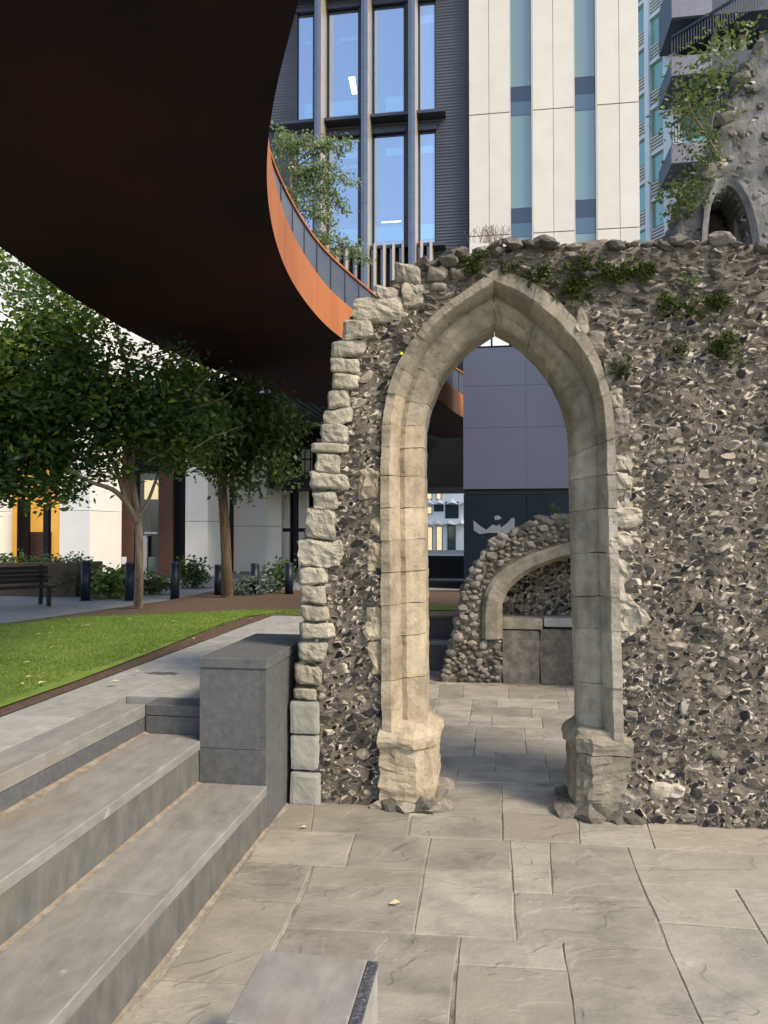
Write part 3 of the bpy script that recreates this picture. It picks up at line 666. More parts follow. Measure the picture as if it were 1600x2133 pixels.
# moulded bases and plinths
FS = []
def base_mould(side):
    if side < 0: xw, xo = XZ(792,1530,YW)[0], XZ(908,1530,YW)[0]
    else: xw, xo = XZ(1316,1530,YW)[0], XZ(1189,1530,YW)[0]
    s = 1 if xo > xw else -1; pj = 0 if side < 0 else .02
    def ring(grow):    # plan outline of the base, from the wall face round the front to the back
        return [(xw, YW+.1), (xw-s*grow*.2, YW-.065-grow*.7+pj*.7), (xo-s*.17, YW-.075-grow*.8+pj), (xo-s*.05+s*grow*.3, YW+.0-grow*.6+pj), (xo+s*grow, YW+.14), (xo+s*grow, YW+WT+.02), (xw, YW+WT+.02)]
    def lathe(name, prof, m, seed):
        v = []; f = []; n_ = 7
        for (g_, z) in prof:
            for (x, y) in ring(g_):
                nn = noise.noise(Vector((x*8+seed, y*8, z*9)))*.014; v.append((x+nn, y+nn, z+nn*.3))
        for a in range(len(prof)-1):
            for j in range(n_): f.append((a*n_+j, a*n_+(j+1) % n_, (a+1)*n_+(j+1) % n_, (a+1)*n_+j))
        f.append(tuple(range(n_))); f.append(tuple((len(prof)-1)*n_+j for j in range(n_))[::-1])
        bm = bmesh.new(); vv = [bm.verts.new(q) for q in v]
        for q in f: bm.faces.new([vv[i] for i in q])
        bmesh.ops.recalc_face_normals(bm, faces=bm.faces[:])
        bmesh.ops.subdivide_edges(bm, edges=bm.edges[:], cuts=3, use_grid_fill=True)
        for q in bm.verts:
            nn = noise.fractal(q.co*6+Vector((seed,0,0)), 1.0, 2.0, 3)*.026+noise.noise(q.co*24)*.009; q.co += Vector((nn, nn, nn*.5))
        from_bm(name, bm, m, ruin)
    lathe('base_moulding', [(-.10,.72),(-.07,.68),(-.02,.65),(.014-pj*.3,.62),(.02-pj*.3,.58),(.008-pj*.2,.525)], M['dressed'] if side < 0 else M['dressed_grey'], 3)
    lathe('plinth', [(-.012,.52),(-.01,.40),(-.008,.29),(-.005,.16),(-.03,.06),(-.02,-.02)], M['dressed'] if side < 0 else M['dressed_grey'], 5)
    for k in range(7):
        t = k/6; x = xw+(xo-xw)*min(1, t*1.5); y = YW-.10+max(0, t-.62)*1.6
        rr = random.uniform(.06,.15)
        FS.append((x, y+.06, rr, side, k))
base_mould(-1); base_mould(1)

tgp = P(836,736,Y=YW-.05); box('survey_tag', tgp.x-.012, tgp.x+.012, tgp.y, tgp.y+.03, tgp.z-.011, tgp.z+.011, M['tag'], ruin, .003)
# ---------------------------------------------------------------- flints
def flint_mesh(seed, knap=True):
    rnd_ = random.Random(seed); bm = bmesh.new(); bmesh.ops.create_icosphere(bm, subdivisions=2, radius=1)
    cor = []
    tilt = Vector((rnd_.uniform(-.45,.45), -1, rnd_.uniform(-.1,.55))).normalized(); cut = rnd_.uniform(.30,.55)
    t2 = Vector((rnd_.uniform(-1,1), -.8, rnd_.uniform(-.6,1))).normalized(); c2 = rnd_.uniform(.6,.8)
    planes = [(Vector((rnd_.uniform(-1,1), rnd_.uniform(-1,.3), rnd_.uniform(-1,1))).normalized(), rnd_.uniform(.55,.9)) for _ in range(4)]
    for v in bm.verts:
        p = v.co.copy(); s = 1+.42*noise.noise(p*1.3+Vector((seed*5.1, 0, 0)))+.24*noise.noise(p*3.1+Vector((0, seed*2.7, 0)))
        p *= s; c_ = 1.0
        for (pn, pc) in planes:
            d_ = p.dot(pn)
            if d_ > pc: p -= pn*(d_-pc)
        if knap:
            d_ = p.dot(tilt)
            if d_ > cut: p -= tilt*(d_-cut)*.96; c_ = max(0, 1-(d_-cut)*5.5)
            d_ = p.dot(t2)
            if d_ > c2: p -= t2*(d_-c2)*.9
        else: c_ = .25
        v.co = p; cor.append(c_)
    me = bpy.data.meshes.new('flint'); bm.to_mesh(me); bm.free()
    at = me.attributes.new('cortex', 'FLOAT', 'POINT'); at.data.foreach_set('value', cor)
    return me
FL = [flint_mesh(s) for s in range(22)]; RB = [flint_mesh(s+50, False) for s in range(8)]
for me in FL: me.materials.append(M['flint'])
for me in RB: me.materials.append(M['rubble_dark'])
RT = []
for s in range(6):
    me = flint_mesh(s+90, False); me.materials.append(M['tower']); RT.append(me)
RP = []
for s in range(6):
    me = flint_mesh(s+70, False); me.materials.append(M['rubble']); RP.append(me)
def mdata(me):
    n_ = len(me.vertices); co = np.empty(n_*3, np.float32); me.vertices.foreach_get('co', co); co = co.reshape(-1, 3)
    fa = np.array([p.vertices[:] for p in me.polygons], np.int32); c_ = np.empty(n_, np.float32); me.attributes['cortex'].data.foreach_get('value', c_)
    return co, fa, c_
def scatter(name, items, parent, nparts, stuffname):
    """items: (mesh, matrix, size); the largest become parts, the others one joined part"""
    items.sort(key=lambda q: -q[2])
    for me, Mx, s in items[:nparts]: link(name, me, parent, Mx)
    rest = items[nparts:]
    bym = {}
    for me, Mx, s in rest: bym.setdefault(me.materials[0].name, []).append((me, Mx))
    for mn, L_ in bym.items():
        V_, F_, C_, Q_ = [], [], [], []; b = 0
        for me, Mx in L_:
            co, fa, c_ = mdata(me); A = np.array(Mx); V_.append(co@A[:3,:3].T+A[:3,3]); F_.append(fa+b); C_.append(c_); Q_.append(np.full(len(co), random.random())); b += len(co)
        me2 = bpy.data.meshes.new(stuffname); me2.from_pydata(np.concatenate(V_).tolist(), [], np.concatenate(F_).tolist()); me2.update()
        me2.attributes.new('cortex', 'FLOAT', 'POINT').data.foreach_set('value', np.concatenate(C_).astype(np.float32))
        me2.attributes.new('rnd', 'FLOAT', 'POINT').data.foreach_set('value', np.concatenate(Q_).astype(np.float32))
        me2.materials.append(L_[0][0].materials[0])
        link(stuffname, me2, parent, None, 'stuff')
for (x, y, rr, side, k) in FS:
    link('foundation_stone', random.choice(RB if side > 0 or k % 2 else RP), ruin, Matrix.Translation((x, y, .01)) @ Euler((0, random.uniform(-.2,.2), random.uniform(0,6))).to_matrix().to_4x4() @ Matrix.Diagonal((rr*1.25, rr, random.uniform(.05,.10), 1)))
blocked = []
for (a, b, c, d) in quoins_px+top_px+[(1272,922,1324,986),(1276,990,1319,1056),(1280,1057,1332,1100),(1278,1101,1342,1152),(1276,1155,1314,1252),(1285,1255,1346,1330),(1180,630,1232,690),(742,975,792,1040),(764,1050,800,1110),(762,1130,800,1190),(760,1268,802,1336),(770,1340,806,1410),(1350,1630,1425,1665)]:
    x0, z1 = XZ(a, b, YW); x1, z0 = XZ(c, d, YW); blocked.append((x0, x1-.01, z0, z1))
archpoly = [(C0[0].x, -.2)] + [(v.x, v.y) for v in C0] + [(C0[-1].x, -.2)]
items = []; pts = []
lez = np.array([p[1] for p in outline[1:len(quoins_px)+1]]); lexx = np.array([p[0] for p in outline[1:len(quoins_px)+1]])
random.seed(33)
tries = 0; npt = 0; PX = np.zeros(4000); PZ = np.zeros(4000); PS = np.zeros(4000)
while tries < 120000 and len(pts) < 3950:
    tries += 1
    x, z = random.uniform(-1.9, 3.1), random.uniform(0.02, 5.1)
    if not inpoly(x, z, outline) or inpoly(x, z, archpoly): continue
    if x < np.interp(z, lez, lexx)+.09 or any(a < x < b and c < z < d for a, b, c, d in blocked): continue
    lowleft = x < -.6 and z < 1.1
    s = (random.uniform(.020,.040) if random.random() < .70 else random.uniform(.038,.064)) if tries < 70000 else random.uniform(.008,.018)
    zt = 4.75
    if z > 4.25 + .3*noise.noise(Vector((x*2, 0, 0))): s *= 1.15
    kk = (.77*(1.18 if lowleft else 1.0)*(1.0+.30*max(0, noise.noise(Vector((x*2.2, z*2.2, 8))))))**2
    if npt and (((PX[:npt]-x)**2+((PZ[:npt]-z)*1.25)**2) < kk*(PS[:npt]+s)**2).any(): continue
    PX[npt], PZ[npt], PS[npt] = x, z, s; npt += 1
    pts.append((x, z, s))
    up = z > 4.3+.25*noise.noise(Vector((x*1.5, 3, 0)))
    me = random.choice(RB+RP[:2]) if up and random.random() < .75 else random.choice(FL) if random.random() < .9 else random.choice(RB+RP)
    sx = s*random.uniform(1.0,1.7); sz = s*random.uniform(.65,1.05)*(.75 if up else 1)
    y = YW + noise.fractal(Vector((x*3.1, z*3.1, 4)), 1.0, 2.0, 4)*.035 + foot(x, z) + .006
    Mx = Matrix.Translation((x, y, z)) @ Euler((random.uniform(-.3,.3), random.uniform(-.55,.35), random.uniform(-.4,.4))).to_matrix().to_4x4() @ Matrix.Diagonal((sx, s*.85, sz, 1))
    items.append((me, Mx, s))
# stones bristling along the top
tl = [XZ(x, y, YW) for x, y in outline_px if y < 600]
for i in range(130):
    x = random.uniform(-.65, 2.9); zt = max(np.interp(x, [p[0] for p in tl], [p[1] for p in tl]), 0)
    s = random.uniform(.05,.10)
    Mx = Matrix.Translation((x, YW+random.uniform(-.02,.5), zt+random.uniform(-.05,.015))) @ Euler((random.uniform(-.4,.4), random.uniform(-.4,.4), random.uniform(0,6))).to_matrix().to_4x4() @ Matrix.Diagonal((s*1.3, s, s*.6, 1))
    items.append((random.choice(RB+RP), Mx, s*.8))
scatter('flint', items, ruin, 300, 'small_flints')

# ---------------------------------------------------------------- wall ferns and weeds
def tuft(name, label, px, py, w_px, h_px, m, n_, ll, seed, Y=YW-.03, cat='fern', droop=.2):
    r_ = np.random.default_rng(seed); c = P(px, py, Y=Y); sc_ = P(px+w_px, py, Y=Y).x-c.x
    o = empty(name, c, label, cat)
    nc = max(3, n_//14); cc = r_.normal(0, 1, (nc, 3))*np.array([sc_*.30, .015, sc_*.30*h_px/w_px])
    b = np.repeat(cc, 14, 0)+r_.normal(0, .012, (nc*14, 3)); nn = len(b)
    b[:, 1] = np.abs(b[:, 1])*-.6
    b += np.array(c)
    d = unit(np.stack([r_.normal(0,.8,nn), -np.abs(r_.normal(.5,.4,nn)), r_.normal(.35-droop,.6,nn)], 1))
    nr = unit(np.stack([r_.normal(0,.4,nn), r_.normal(-.6,.3,nn), r_.normal(.8,.3,nn)], 1))
    leafmesh('fronds', b, d, nr, r_.uniform(.6,1.2,nn)*ll, r_.uniform(.25,.45,nn)*ll*(.25 if cat == 'weed' else 1), r_.random(nn)*np.clip(.6+r_.normal(0,.25,nn),0,1), m, o)
    v, f = tube([c+Vector((0,.05,-.01)), c+Vector((0,-.01,0)), c+Vector((0,-.03,.03))], [.008,.006,.002], 5); mk('stem', v, f, M['twig'], o)
    return o
TF = [(985,552,55,45,'dark green fern tuft left of the arch apex'), (1063,562,34,26,'small fern tuft just right of the arch apex stone'), (1130,572,50,40,'fern tuft over the right shoulder of the arch'),
 (1222,562,75,50,'largest leafy fern clump high on the flint wall'), (1278,572,48,36,'fern clump touching the right side of the largest clump'), (1200,607,70,34,'low spreading dark fern under the largest clump'),
 (1338,565,60,36,'broad thin fern patch below the wall top'), (1385,632,44,36,'dull fern patch in the middle of the upper wall'), (1440,645,44,34,'dull fern patch left of the two right hand tufts'),
 (1494,632,48,34,'ragged fern tuft above the big round one, far right'), (1506,725,56,52,'big round dark green fern tuft far right on the wall'), (1415,725,36,32,'small bright fern tuft in mid wall, below the dull patches'),
 (1295,768,36,44,'dark fern tuft hanging beside the arch shoulder'), (1436,588,24,18,'tiny yellow green rosette high on the wall')]
for i, (x, y, a, b, lab) in enumerate(TF):
    tuft('wall_fern', lab, x, y, a, b, M['fern'] if i != 13 else M['leaf_grassy'], int(a*b*.16)+40, .045 if a > 40 else .036, 100+i)
random.seed(5)
tw = empty('dry_weed', P(1015,505,Y=YW+.15), 'dry leafless weed twigs sprouting from the wall top', 'weed')
mb = MB()
for i in range(60):
    a = P(random.gauss(1020,18), 506, Y=YW+random.uniform(.05,.3)); p = a
    d = Vector((random.uniform(-.5,.5), random.uniform(-.2,.2), 1)).normalized()
    for k in range(4):
        q = p+d*random.uniform(.025,.055); mb.bar(p, q, .0013); d = (d+Vector((random.uniform(-.6,.6), random.uniform(-.3,.3), random.uniform(-.2,.3)))).normalized(); p = q
mb.build('twigs', M['twig'], tw)

# ================================================================== SECOND RUIN, seen through the arch
Y2 = 12.3
ruin2 = empty('ruined_recess_arch', (.4, Y2, 0), 'broken rubble arch over a stone recess, seen through the doorway', 'ruin')
out2 = [(925,1425),(930,1385),(948,1330),(960,1270),(973,1215),(1000,1172),(1035,1125),(1090,1098),(1140,1080),(1200,1074),(1300,1090),(1420,1150),(1440,1430)]
in2 = [(1047,1432),(1047,1330),(1047,1258),(1062,1226),(1100,1194),(1150,1172),(1200,1158),(1290,1150),(1340,1190),(1350,1432)]
o2 = [XZ(x, y, Y2) for x, y in out2]; i2 = [XZ(x, y, Y2) for x, y in in2]
o2[0] = (o2[0][0], -.05); o2[-1] = (o2[-1][0], -.05); i2[0] = (i2[0][0], -.3); i2[-1] = (i2[-1][0], -.3)
core_mesh('rubble_core', o2, i2, Y2, .7, M['mortar'], ruin2, .06, .04, 7)
rib = catmull([Vector((x, z, 0)) for x, z in [XZ(a, b, Y2) for a, b in [(1047,1330),(1047,1290),(1048,1256),(1064,1224),(1102,1193),(1150,1172),(1204,1157),(1260,1152)]]], 4)
ribo = catmull([Vector((x, z, 0)) for x, z in [XZ(a, b, Y2) for a, b in [(1004,1330),(1004,1285),(1009,1240),(1030,1202),(1077,1167),(1133,1144),(1195,1128),(1262,1122)]]], 4)
for k in range(0, len(rib)-4, 4):
    v = []; f = []
    for s in range(5):
        a, b = rib[k+s], ribo[k+s]; sh = .02 if s == 0 else -.02 if s == 4 else 0
        for (t, y) in ((0,-.02),(.25,-.09),(.8,-.09),(1.0,-.03),(1.0,.2),(0,.4)):
            q = a.lerp(b, t); nn = noise.noise(Vector((q.x*6, y*6, q.y*6)))*.012; v.append((q.x+nn, Y2+y+nn, q.y+nn))
    for s in range(4):
        for j in range(6): f.append((s*6+j, s*6+(j+1) % 6, (s+1)*6+(j+1) % 6, (s+1)*6+j))
    f += [tuple(range(6)), tuple(24+j for j in range(6))[::-1]]
    bm = bmesh.new(); vv = [bm.verts.new(q) for q in v]
    for q in f: bm.faces.new([vv[i] for i in q])
    bmesh.ops.recalc_face_normals(bm, faces=bm.faces[:]); from_bm('rib_stone', bm, M['dressed_grey'], ruin2)
def bx2(name, a, b, c, d, y0, y1, m, s):
    x0, z1 = XZ(a, b, Y2); x1, z0 = XZ(c, d, Y2); return rough_block(name, x0, x1, y0, y1, max(z0, -.03), z1, m, ruin2, s, 40, .012, 4)
bx2('recess_back', 1040,1150,1360,1300, Y2+.45, Y2+.68, M['mortar'], 1)
bx2('ledge_slab', 1046,1288,1131.5,1312, Y2+.02, Y2+.45, M['dressed_grey'], 2); bx2('ledge_slab', 1132,1288,1350,1310, Y2+.03, Y2+.45, M['quoin_grey'], 3)
bx2('tomb_block', 1046,1313,1125,1432, Y2+.0, Y2+.45, M['rubble_dark'], 4); bx2('tomb_block', 1123,1311,1350,1432, Y2-.01, Y2+.45, M['rubble_dark'], 5)
random.seed(77); items = []; pts = []
tries = 0
hull2 = [(v.x, v.y) for v in ribo]+[(v.x, v.y) for v in rib[::-1]]
while tries < 22000 and len(pts) < 420:
    tries += 1; x, z = random.uniform(-1, 2), random.uniform(.03, 2.7)
    inside = inpoly(x, z, o2) and not inpoly(x, z, i2)
    back = inpoly(x, z, i2) and z > XZ(1100,1286,Y2)[1]
    if not (inside or back) or inpoly(x, z, hull2): continue
    s = random.uniform(.04,.075) if back else random.uniform(.035,.10)
    if inside and any(inpoly(x+a*s, z+b*s, hull2) or inpoly(x+a*s, z+b*s, i2) for a in (-.8,0,.8) for b in (-.8,0,.8)): continue
    if any((x-q[0])**2+((z-q[1])*1.2)**2 < (.80*(s+q[2]))**2 for q in pts): continue
    pts.append((x, z, s)); y = Y2-.01 if inside else Y2+.45
    me = random.choice(FL) if back else random.choice(RP+RP+RB)
    Mx = Matrix.Translation((x, y, z)) @ Euler((random.uniform(-.3,.3), random.uniform(-.8,.4), random.uniform(-.3,.3))).to_matrix().to_4x4() @ Matrix.Diagonal((s*1.2, s*.8, s*.85, 1))
    items.append((me, Mx, s*(1.5 if inside else 1)))
for a, b in zip(o2[:11], o2[1:11]):
    for t in (.0,.2,.4,.6,.8):
        x, z = a[0]+(b[0]-a[0])*t, a[1]+(b[1]-a[1])*t; s = random.uniform(.06,.11)
        for yy in (Y2+.05, Y2+.3):
            items.append((random.choice(RP+RB), Matrix.Translation((x, yy, max(z-.02,.04))) @ Euler((random.uniform(-.3,.3), random.uniform(-1,1), random.uniform(0,6))).to_matrix().to_4x4() @ Matrix.Diagonal((s*1.2, s, s*.8, 1)), s))
scatter('rubble_stone', items, ruin2, 240, 'small_rubble')
tuft('wall_weed', 'wispy grass weed on top of the broken recess arch', 1158, 1068, 26, 40, M['leaf_grassy'], 60, .16, 300, Y2+.15, 'weed', -1.0)

# ================================================================== TALL RUINED TOWER WALL, upper right
Y3 = 11.2
tow = empty('ruined_tower', (5.2, Y3, 0), 'tall weathered grey tower ruin with pointed window, top right', 'ruin')
o3 = [XZ(x, y, Y3) for x, y in [(1396,1200),(1398,510),(1412,460),(1440,415),(1458,380),(1482,330),(1492,285),(1512,235),(1535,175),(1560,125),(1590,85),(1640,30),(1700,-60),(1900,-120),(1900,1200)]]
o3[0] = (o3[0][0], -.1); o3[-1] = (o3[-1][0], -.1)
h3 = [XZ(x, y, Y3) for x, y in [(1466,560),(1472,450),(1484,412),(1500,396),(1518,392),(1536,410),(1552,446),(1563,490),(1570,560)]]
core_mesh('tower_wall', o3, h3, Y3, 1.1, M['tower'], tow, .05, .06, 13)
p0, p1 = XZ(1440,600,Y3), XZ(1600,360,Y3)
box('window_back', p0[0], p1[0], Y3+.8, Y3+1.0, p0[1], p1[1], M['rubble_dark'], tow)
mul = XZ(1535,600,Y3+.5)[0]; box('mullion', mul-.06, mul+.10, Y3+.35, Y3+.75, p0[1], XZ(1535,400,Y3+.5)[1], M['dressed_grey'], tow, .03)
wr = catmull([Vector((*XZ(x, y, Y3), 0)) for x, y in [(1470,540),(1476,450),(1487,412),(1502,395),(1518,391),(1536,409),(1552,446),(1562,490),(1568,540)]], 3)
wo = catmull([Vector((*XZ(x, y, Y3), 0)) for x, y in [(1455,540),(1462,446),(1476,402),(1496,381),(1520,376),(1544,397),(1564,438),(1576,486),(1584,540)]], 3)
for k in range(0, len(wr)-3, 3):
    v = []; f = []
    for s_ in range(4):
        for (t, y) in ((0,.25),(0,-.06),(.9,-.10),(1,.0),(1,.4),(0,.6)):
            q = wr[k+s_].lerp(wo[k+s_], t); v.append((q.x, Y3+y, q.y))
    for s_ in range(3):
        for j in range(6): f.append((s_*6+j, s_*6+(j+1) % 6, (s_+1)*6+(j+1) % 6, (s_+1)*6+j))
    f += [tuple(range(6)), tuple(18+j for j in range(6))[::-1]]
    bm = bmesh.new(); vv = [bm.verts.new(q) for q in v]
    for q in f: bm.faces.new([vv[i] for i in q])
    bmesh.ops.recalc_face_normals(bm, faces=bm.faces[:]); from_bm('window_stone', bm, M['tower'], tow)
random.seed(12)
items = []
for i in range(1300):
    x, z = random.uniform(o3[1][0]-.1, 6.6), random.uniform(5.8, 10.8)
    if not inpoly(x, z, o3) or inpoly(x, z, h3): continue
    s = random.uniform(.03,.085)
    items.append((random.choice(RT+RB+FL[:8]), Matrix.Translation((x, Y3+noise.fractal(Vector((x*3.1, z*3.1, 16)),1.0,2.0,4)*.06+.02, z)) @ Euler((random.uniform(-.3,.3), random.uniform(-.8,.4), random.uniform(-.3,.3))).to_matrix().to_4x4() @ Matrix.Diagonal((s*1.2, s*.7, s*.85, 1)), s))
for a, b in zip(o3[1:12], o3[2:13]):
    for t in (.1,.4,.7):
        x, z = a[0]+(b[0]-a[0])*t, a[1]+(b[1]-a[1])*t; s = random.uniform(.08,.15)
        items.append((random.choice(RB), Matrix.Translation((x+.03, Y3+random.uniform(.0,.5), z)) @ Euler((random.uniform(-.5,.5), random.uniform(-1,1), random.uniform(0,6))).to_matrix().to_4x4() @ Matrix.Diagonal((s*.8, s, s*1.2, 1)), s))
scatter('rubble_stone', items, tow, 120, 'small_rubble')

# ================================================================== TREES AND SHRUBS
def crown(name, ells, nclus, per, ll, m, parent, seed, cull=None, spread=.28, flat_=.6, droop=0.0):
    r_ = np.random.default_rng(seed); C_ = []
    wts = np.array([e[1][0]*e[1][1]*e[1][2] for e in ells]); wts = wts/wts.sum()
    for (c, rad), wt in zip(ells, wts):
        k = max(4, int(nclus*wt)); u = unit(r_.normal(0, 1, (k, 3))); rr = r_.uniform(.25, 1.0, (k, 1))**.45
        C_.append(np.array(c)+u*rr*np.array(rad))
    C_ = np.concatenate(C_); n_ = len(C_)
    cb = np.repeat(r_.uniform(0, .6, n_), per)
    b = np.repeat(C_, per, 0)+r_.normal(0, spread, (n_*per, 3))*np.array([1,1,.65]); nn = len(b)
    if cull is not None:
        kk = cull(b); b = b[kk]; cb = cb[kk]; nn = len(b)
    d = unit(np.stack([r_.normal(0,1,nn), r_.normal(0,1,nn), r_.normal(-.15-droop,.5,nn)], 1))
    nr = unit(np.stack([r_.normal(0,.5,nn), r_.normal(0,.5,nn), r_.normal(flat_,.35,nn)], 1))
    return leafmesh(name, b, d, nr, r_.uniform(.5,1.4,nn)*ll, r_.uniform(.35,.68,nn)*ll, np.clip(cb+r_.random(nn)*.5, 0, 1), m, parent)
# bridge outline in plan (also used to keep foliage out of it)
ZB = 5.9
RE = [(-.1,-4),(-.2,.5),(-.4,2.2),(-.75,3.7)] + [tuple(P(x, y, Z=ZB)[:2]) for x, y in [(622,0),(598,75),(578,145),(563,220),(553,291),(551,340),(553,400),(562,465),(581,532),(601,578),(627,620),(650,645),(710,705)]] + [tuple(P(905,825,Z=ZB)[:2]), tuple(P(965,870,Z=ZB)[:2]), (0.6,29.0)]
LEg = [(-5.2,-4),(-5.5,1),(-5.85,5.5)] + [tuple(P(x, y, Z=ZB)[:2]) for x, y in [(0,512),(100,587),(200,650),(300,707),(400,752),(500,792),(600,825),(685,850)]] + [(-3.6,24.6),(-2.2,29.0)]
REs = [v.to_2d() for v in catmull([Vector((*p, 0)) for p in RE], 10)]; LEs = [v.to_2d() for v in catmull([Vector((*p, 0)) for p in LEg], 10)]
def lap(L_, it):
    for _ in range(it): L_ = [L_[0]]+[(a+b*2+c)/4 for a, b, c in zip(L_, L_[1:], L_[2:])]+[L_[-1]]
    return L_
REs = lap([v.to_2d() for v in resample([v.to_3d() for v in REs], 240)], 60); LEs = lap([v.to_2d() for v in resample([v.to_3d() for v in LEs], 240)], 60)
lex = np.array([v.x for v in LEs]); ley = np.array([v.y for v in LEs]); rex = np.array([v.x for v in REs]); rey = np.array([v.y for v in REs])
def cull_bridge(b):
    inside = (b[:,0] > np.interp(b[:,1], ley, lex)-.15) & (b[:,0] < np.interp(b[:,1], rey, rex)+.1) & (b[:,2] > ZB-.12)
    return ~inside & (b[:, 2] > LAWN+.02)
def limb(pts, rads, m, parent, name='branch'):
    v, f = tube(catmull(pts, 4), list(np.interp(np.linspace(0,1,(len(pts)-1)*4+1), np.linspace(0,1,len(rads)), rads)), 8); return mk(name, v, f, m, parent, True)
def at(px, py, D): return P(px, py, D=D)
b1 = P(288,1268,Z=LAWN)
t1 = empty('tree', b1, 'dense dark green tree with a pale slender forked trunk in the lawn bed', 'tree')
D1 = 13.9
limb([b1+Vector((0,0,-.1)), b1+Vector((0,0,.02)), at(290,1180,D1), at(288,1090,D1), at(275,1000,D1+.1), at(262,880,D1+.2), at(268,780,D1+.2), at(240,690,D1+.4)], [.12,.088,.072,.07,.062,.052,.04,.022], M['bark'], t1, 'trunk')
limb([at(288,1092,D1), at(265,1050,D1-.2), at(235,1020,D1-.4), at(180,1000,D1-.7), at(120,960,D1-.9)], [.06,.05,.042,.03,.012], M['bark'], t1)
limb([at(288,1085,D1), at(262,1040,D1), at(243,980,D1-.2), at(200,900,D1-.4), at(150,800,D1-.4)], [.06,.048,.04,.03,.012], M['bark'], t1)
limb([at(289,1080,D1), at(310,1040,D1+.1), at(340,960,D1+.3), at(380,880,D1+.3)], [.035,.03,.022,.01], M['bark'], t1)
def E_(px, py, D, rx, rz, ry=None):
    c = at(px, py, D); s = D/F; return (tuple(c), (rx*s, (ry or rx*s*.9), rz*s))
crown('crown', [E_(80,790,13.3,125,130), E_(160,870,13.4,120,100), E_(50,965,13.2,105,85), E_(330,850,13.9,120,95), E_(390,900,14.1,75,70), E_(-60,870,13.0,120,180)],
      760, 36, .15, M['leaf'], t1, 3, cull_bridge, .22)
crown('crown', [E_(120,640,13.6,120,90), E_(30,560,13.9,70,90), E_(300,740,13.9,90,50), E_(190,705,13.9,80,60)], 165, 26, .13, M['leaf'], t1, 33, cull_bridge, .26)
crown('crown', [E_(330,960,13.8,50,30), E_(120,1020,13.2,60,30), E_(235,985,13.5,50,22)], 36, 26, .13, M['leaf'], t1, 13, cull_bridge, .16)
random.seed(14); mb = MB()
for i in range(46):
    p = at(random.uniform(20,430), random.uniform(640,980), D1+random.uniform(-.6,.4)); d = Vector((random.uniform(-1,1), random.uniform(-.6,.6), random.uniform(-.1,.7))).normalized()
    for k in range(4):
        q = p+d*random.uniform(.15,.3)
        if not cull_bridge(np.array([tuple(q)]))[0]: break
        mb.bar(p, q, .010-.002*k); d = (d+Vector((random.uniform(-.4,.4), random.uniform(-.4,.4), random.uniform(-.2,.3)))).normalized(); p = q
mb.build('twigs', M['bark'], t1, kind='stuff')
b2 = P(473,1245,Z=LAWN)
t2 = empty('tree', b2, 'tree with a thick flaking reddish brown trunk and drooping crown, near the entrance', 'tree')
D2 = 16.6
limb([b2+Vector((0,0,-.1)), b2+Vector((0,0,.02)), at(472,1180,D2), at(468,1090,D2), at(462,1000,D2), at(458,900,D2), at(470,800,D2)], [.18,.135,.113,.108,.10,.085,.045], M['bark_red'], t2, 'trunk')
limb([at(462,1000,D2), at(500,940,D2-.2), at(560,890,D2-.3)], [.06,.045,.02], M['bark_red'], t2); limb([at(460,960,D2), at(420,900,D2), at(390,820,D2)], [.06,.045,.02], M['bark_red'], t2)
crown('crown', [E_(470,880,16.6,95,90), E_(540,880,16.5,70,80), E_(420,820,16.6,80,80), E_(560,940,16.4,45,45), E_(480,960,16.5,60,45), E_(500,1005,16.5,40,25), E_(600,900,16.3,22,40), E_(585,975,16.4,20,30)], 380, 34, .14, M['leaf2'], t2, 4, cull_bridge, .22, droop=.5)
# birch growing on the bridge deck
bb = P(612,480,D=15.0); bb.z = 6.62
t3 = empty('birch_tree', bb, 'wispy pale green birch rising behind the curved bridge railing', 'tree')
DB = 15.0
limb([bb, at(610,440,DB), at(604,360,DB), at(600,285,DB)], [.05,.04,.03,.012], M['bark'], t3, 'trunk')
tips = [(690,295),(735,300),(700,345),(730,375),(690,400),(725,430),(690,460),(740,520),(700,540),(585,275),(640,290),(760,535),(668,350),(660,520)]
for i, (x, y) in enumerate(tips): limb([at(606,y*.55+190,DB), at((606+x)/2,(y+y*.55+190)/2-12,DB), at(x,y,DB-.1)], [.018,.012,.004], M['bark'], t3)
els = [E_(598,330,DB,30,40,.25), E_(605,420,DB+.1,25,50,.25), E_(630,400,DB,26,60,.25)]
for x, y in tips:
    for t in (.45,.65,.82,.98): els.append(E_(606+(x-606)*t, (y*.55+190)+(y-(y*.55+190))*t-8*math.sin(t*3), DB, 17, 12, .15))
crown('crown', els, 190, 20, .08, M['leaf_birch'], t3, 6, None, .085, droop=.7)
# shrub on the tower
ts = P(1500,330,Y=Y3-.1)
t4 = empty('tower_shrub', ts, 'leafy yellow green shrub growing out of the tower ruin edge', 'shrub')
limb([ts+Vector((.15,.2,-.1)), P(1470,280,Y=Y3-.2), P(1440,230,Y=Y3-.3), P(1430,180,Y=Y3-.3)], [.025,.02,.013,.006], M['bark'], t4, 'stem')
limb([P(1475,290,Y=Y3-.2), P(1500,180,Y=Y3-.2), P(1530,90,Y=Y3-.2)], [.018,.013,.006], M['bark'], t4, 'stem')
def E3(px, py, rx, rz): c = P(px, py, Y=Y3-.25); s = Y3/F; return (tuple(c), (rx*s, .3, rz*s))
crown('crown', [E3(1450,200,36,46), E3(1462,265,36,50), E3(1478,150,36,46), E3(1515,90,32,32), E3(1430,250,26,36), E3(1530,60,20,22)], 64, 20, .08, M['leaf_tower'], t4, 8, None, .18)
t5 = empty('tower_ivy', P(1420,420,Y=Y3-.1), 'dark ivy clump low on the tower ruin edge', 'ivy')
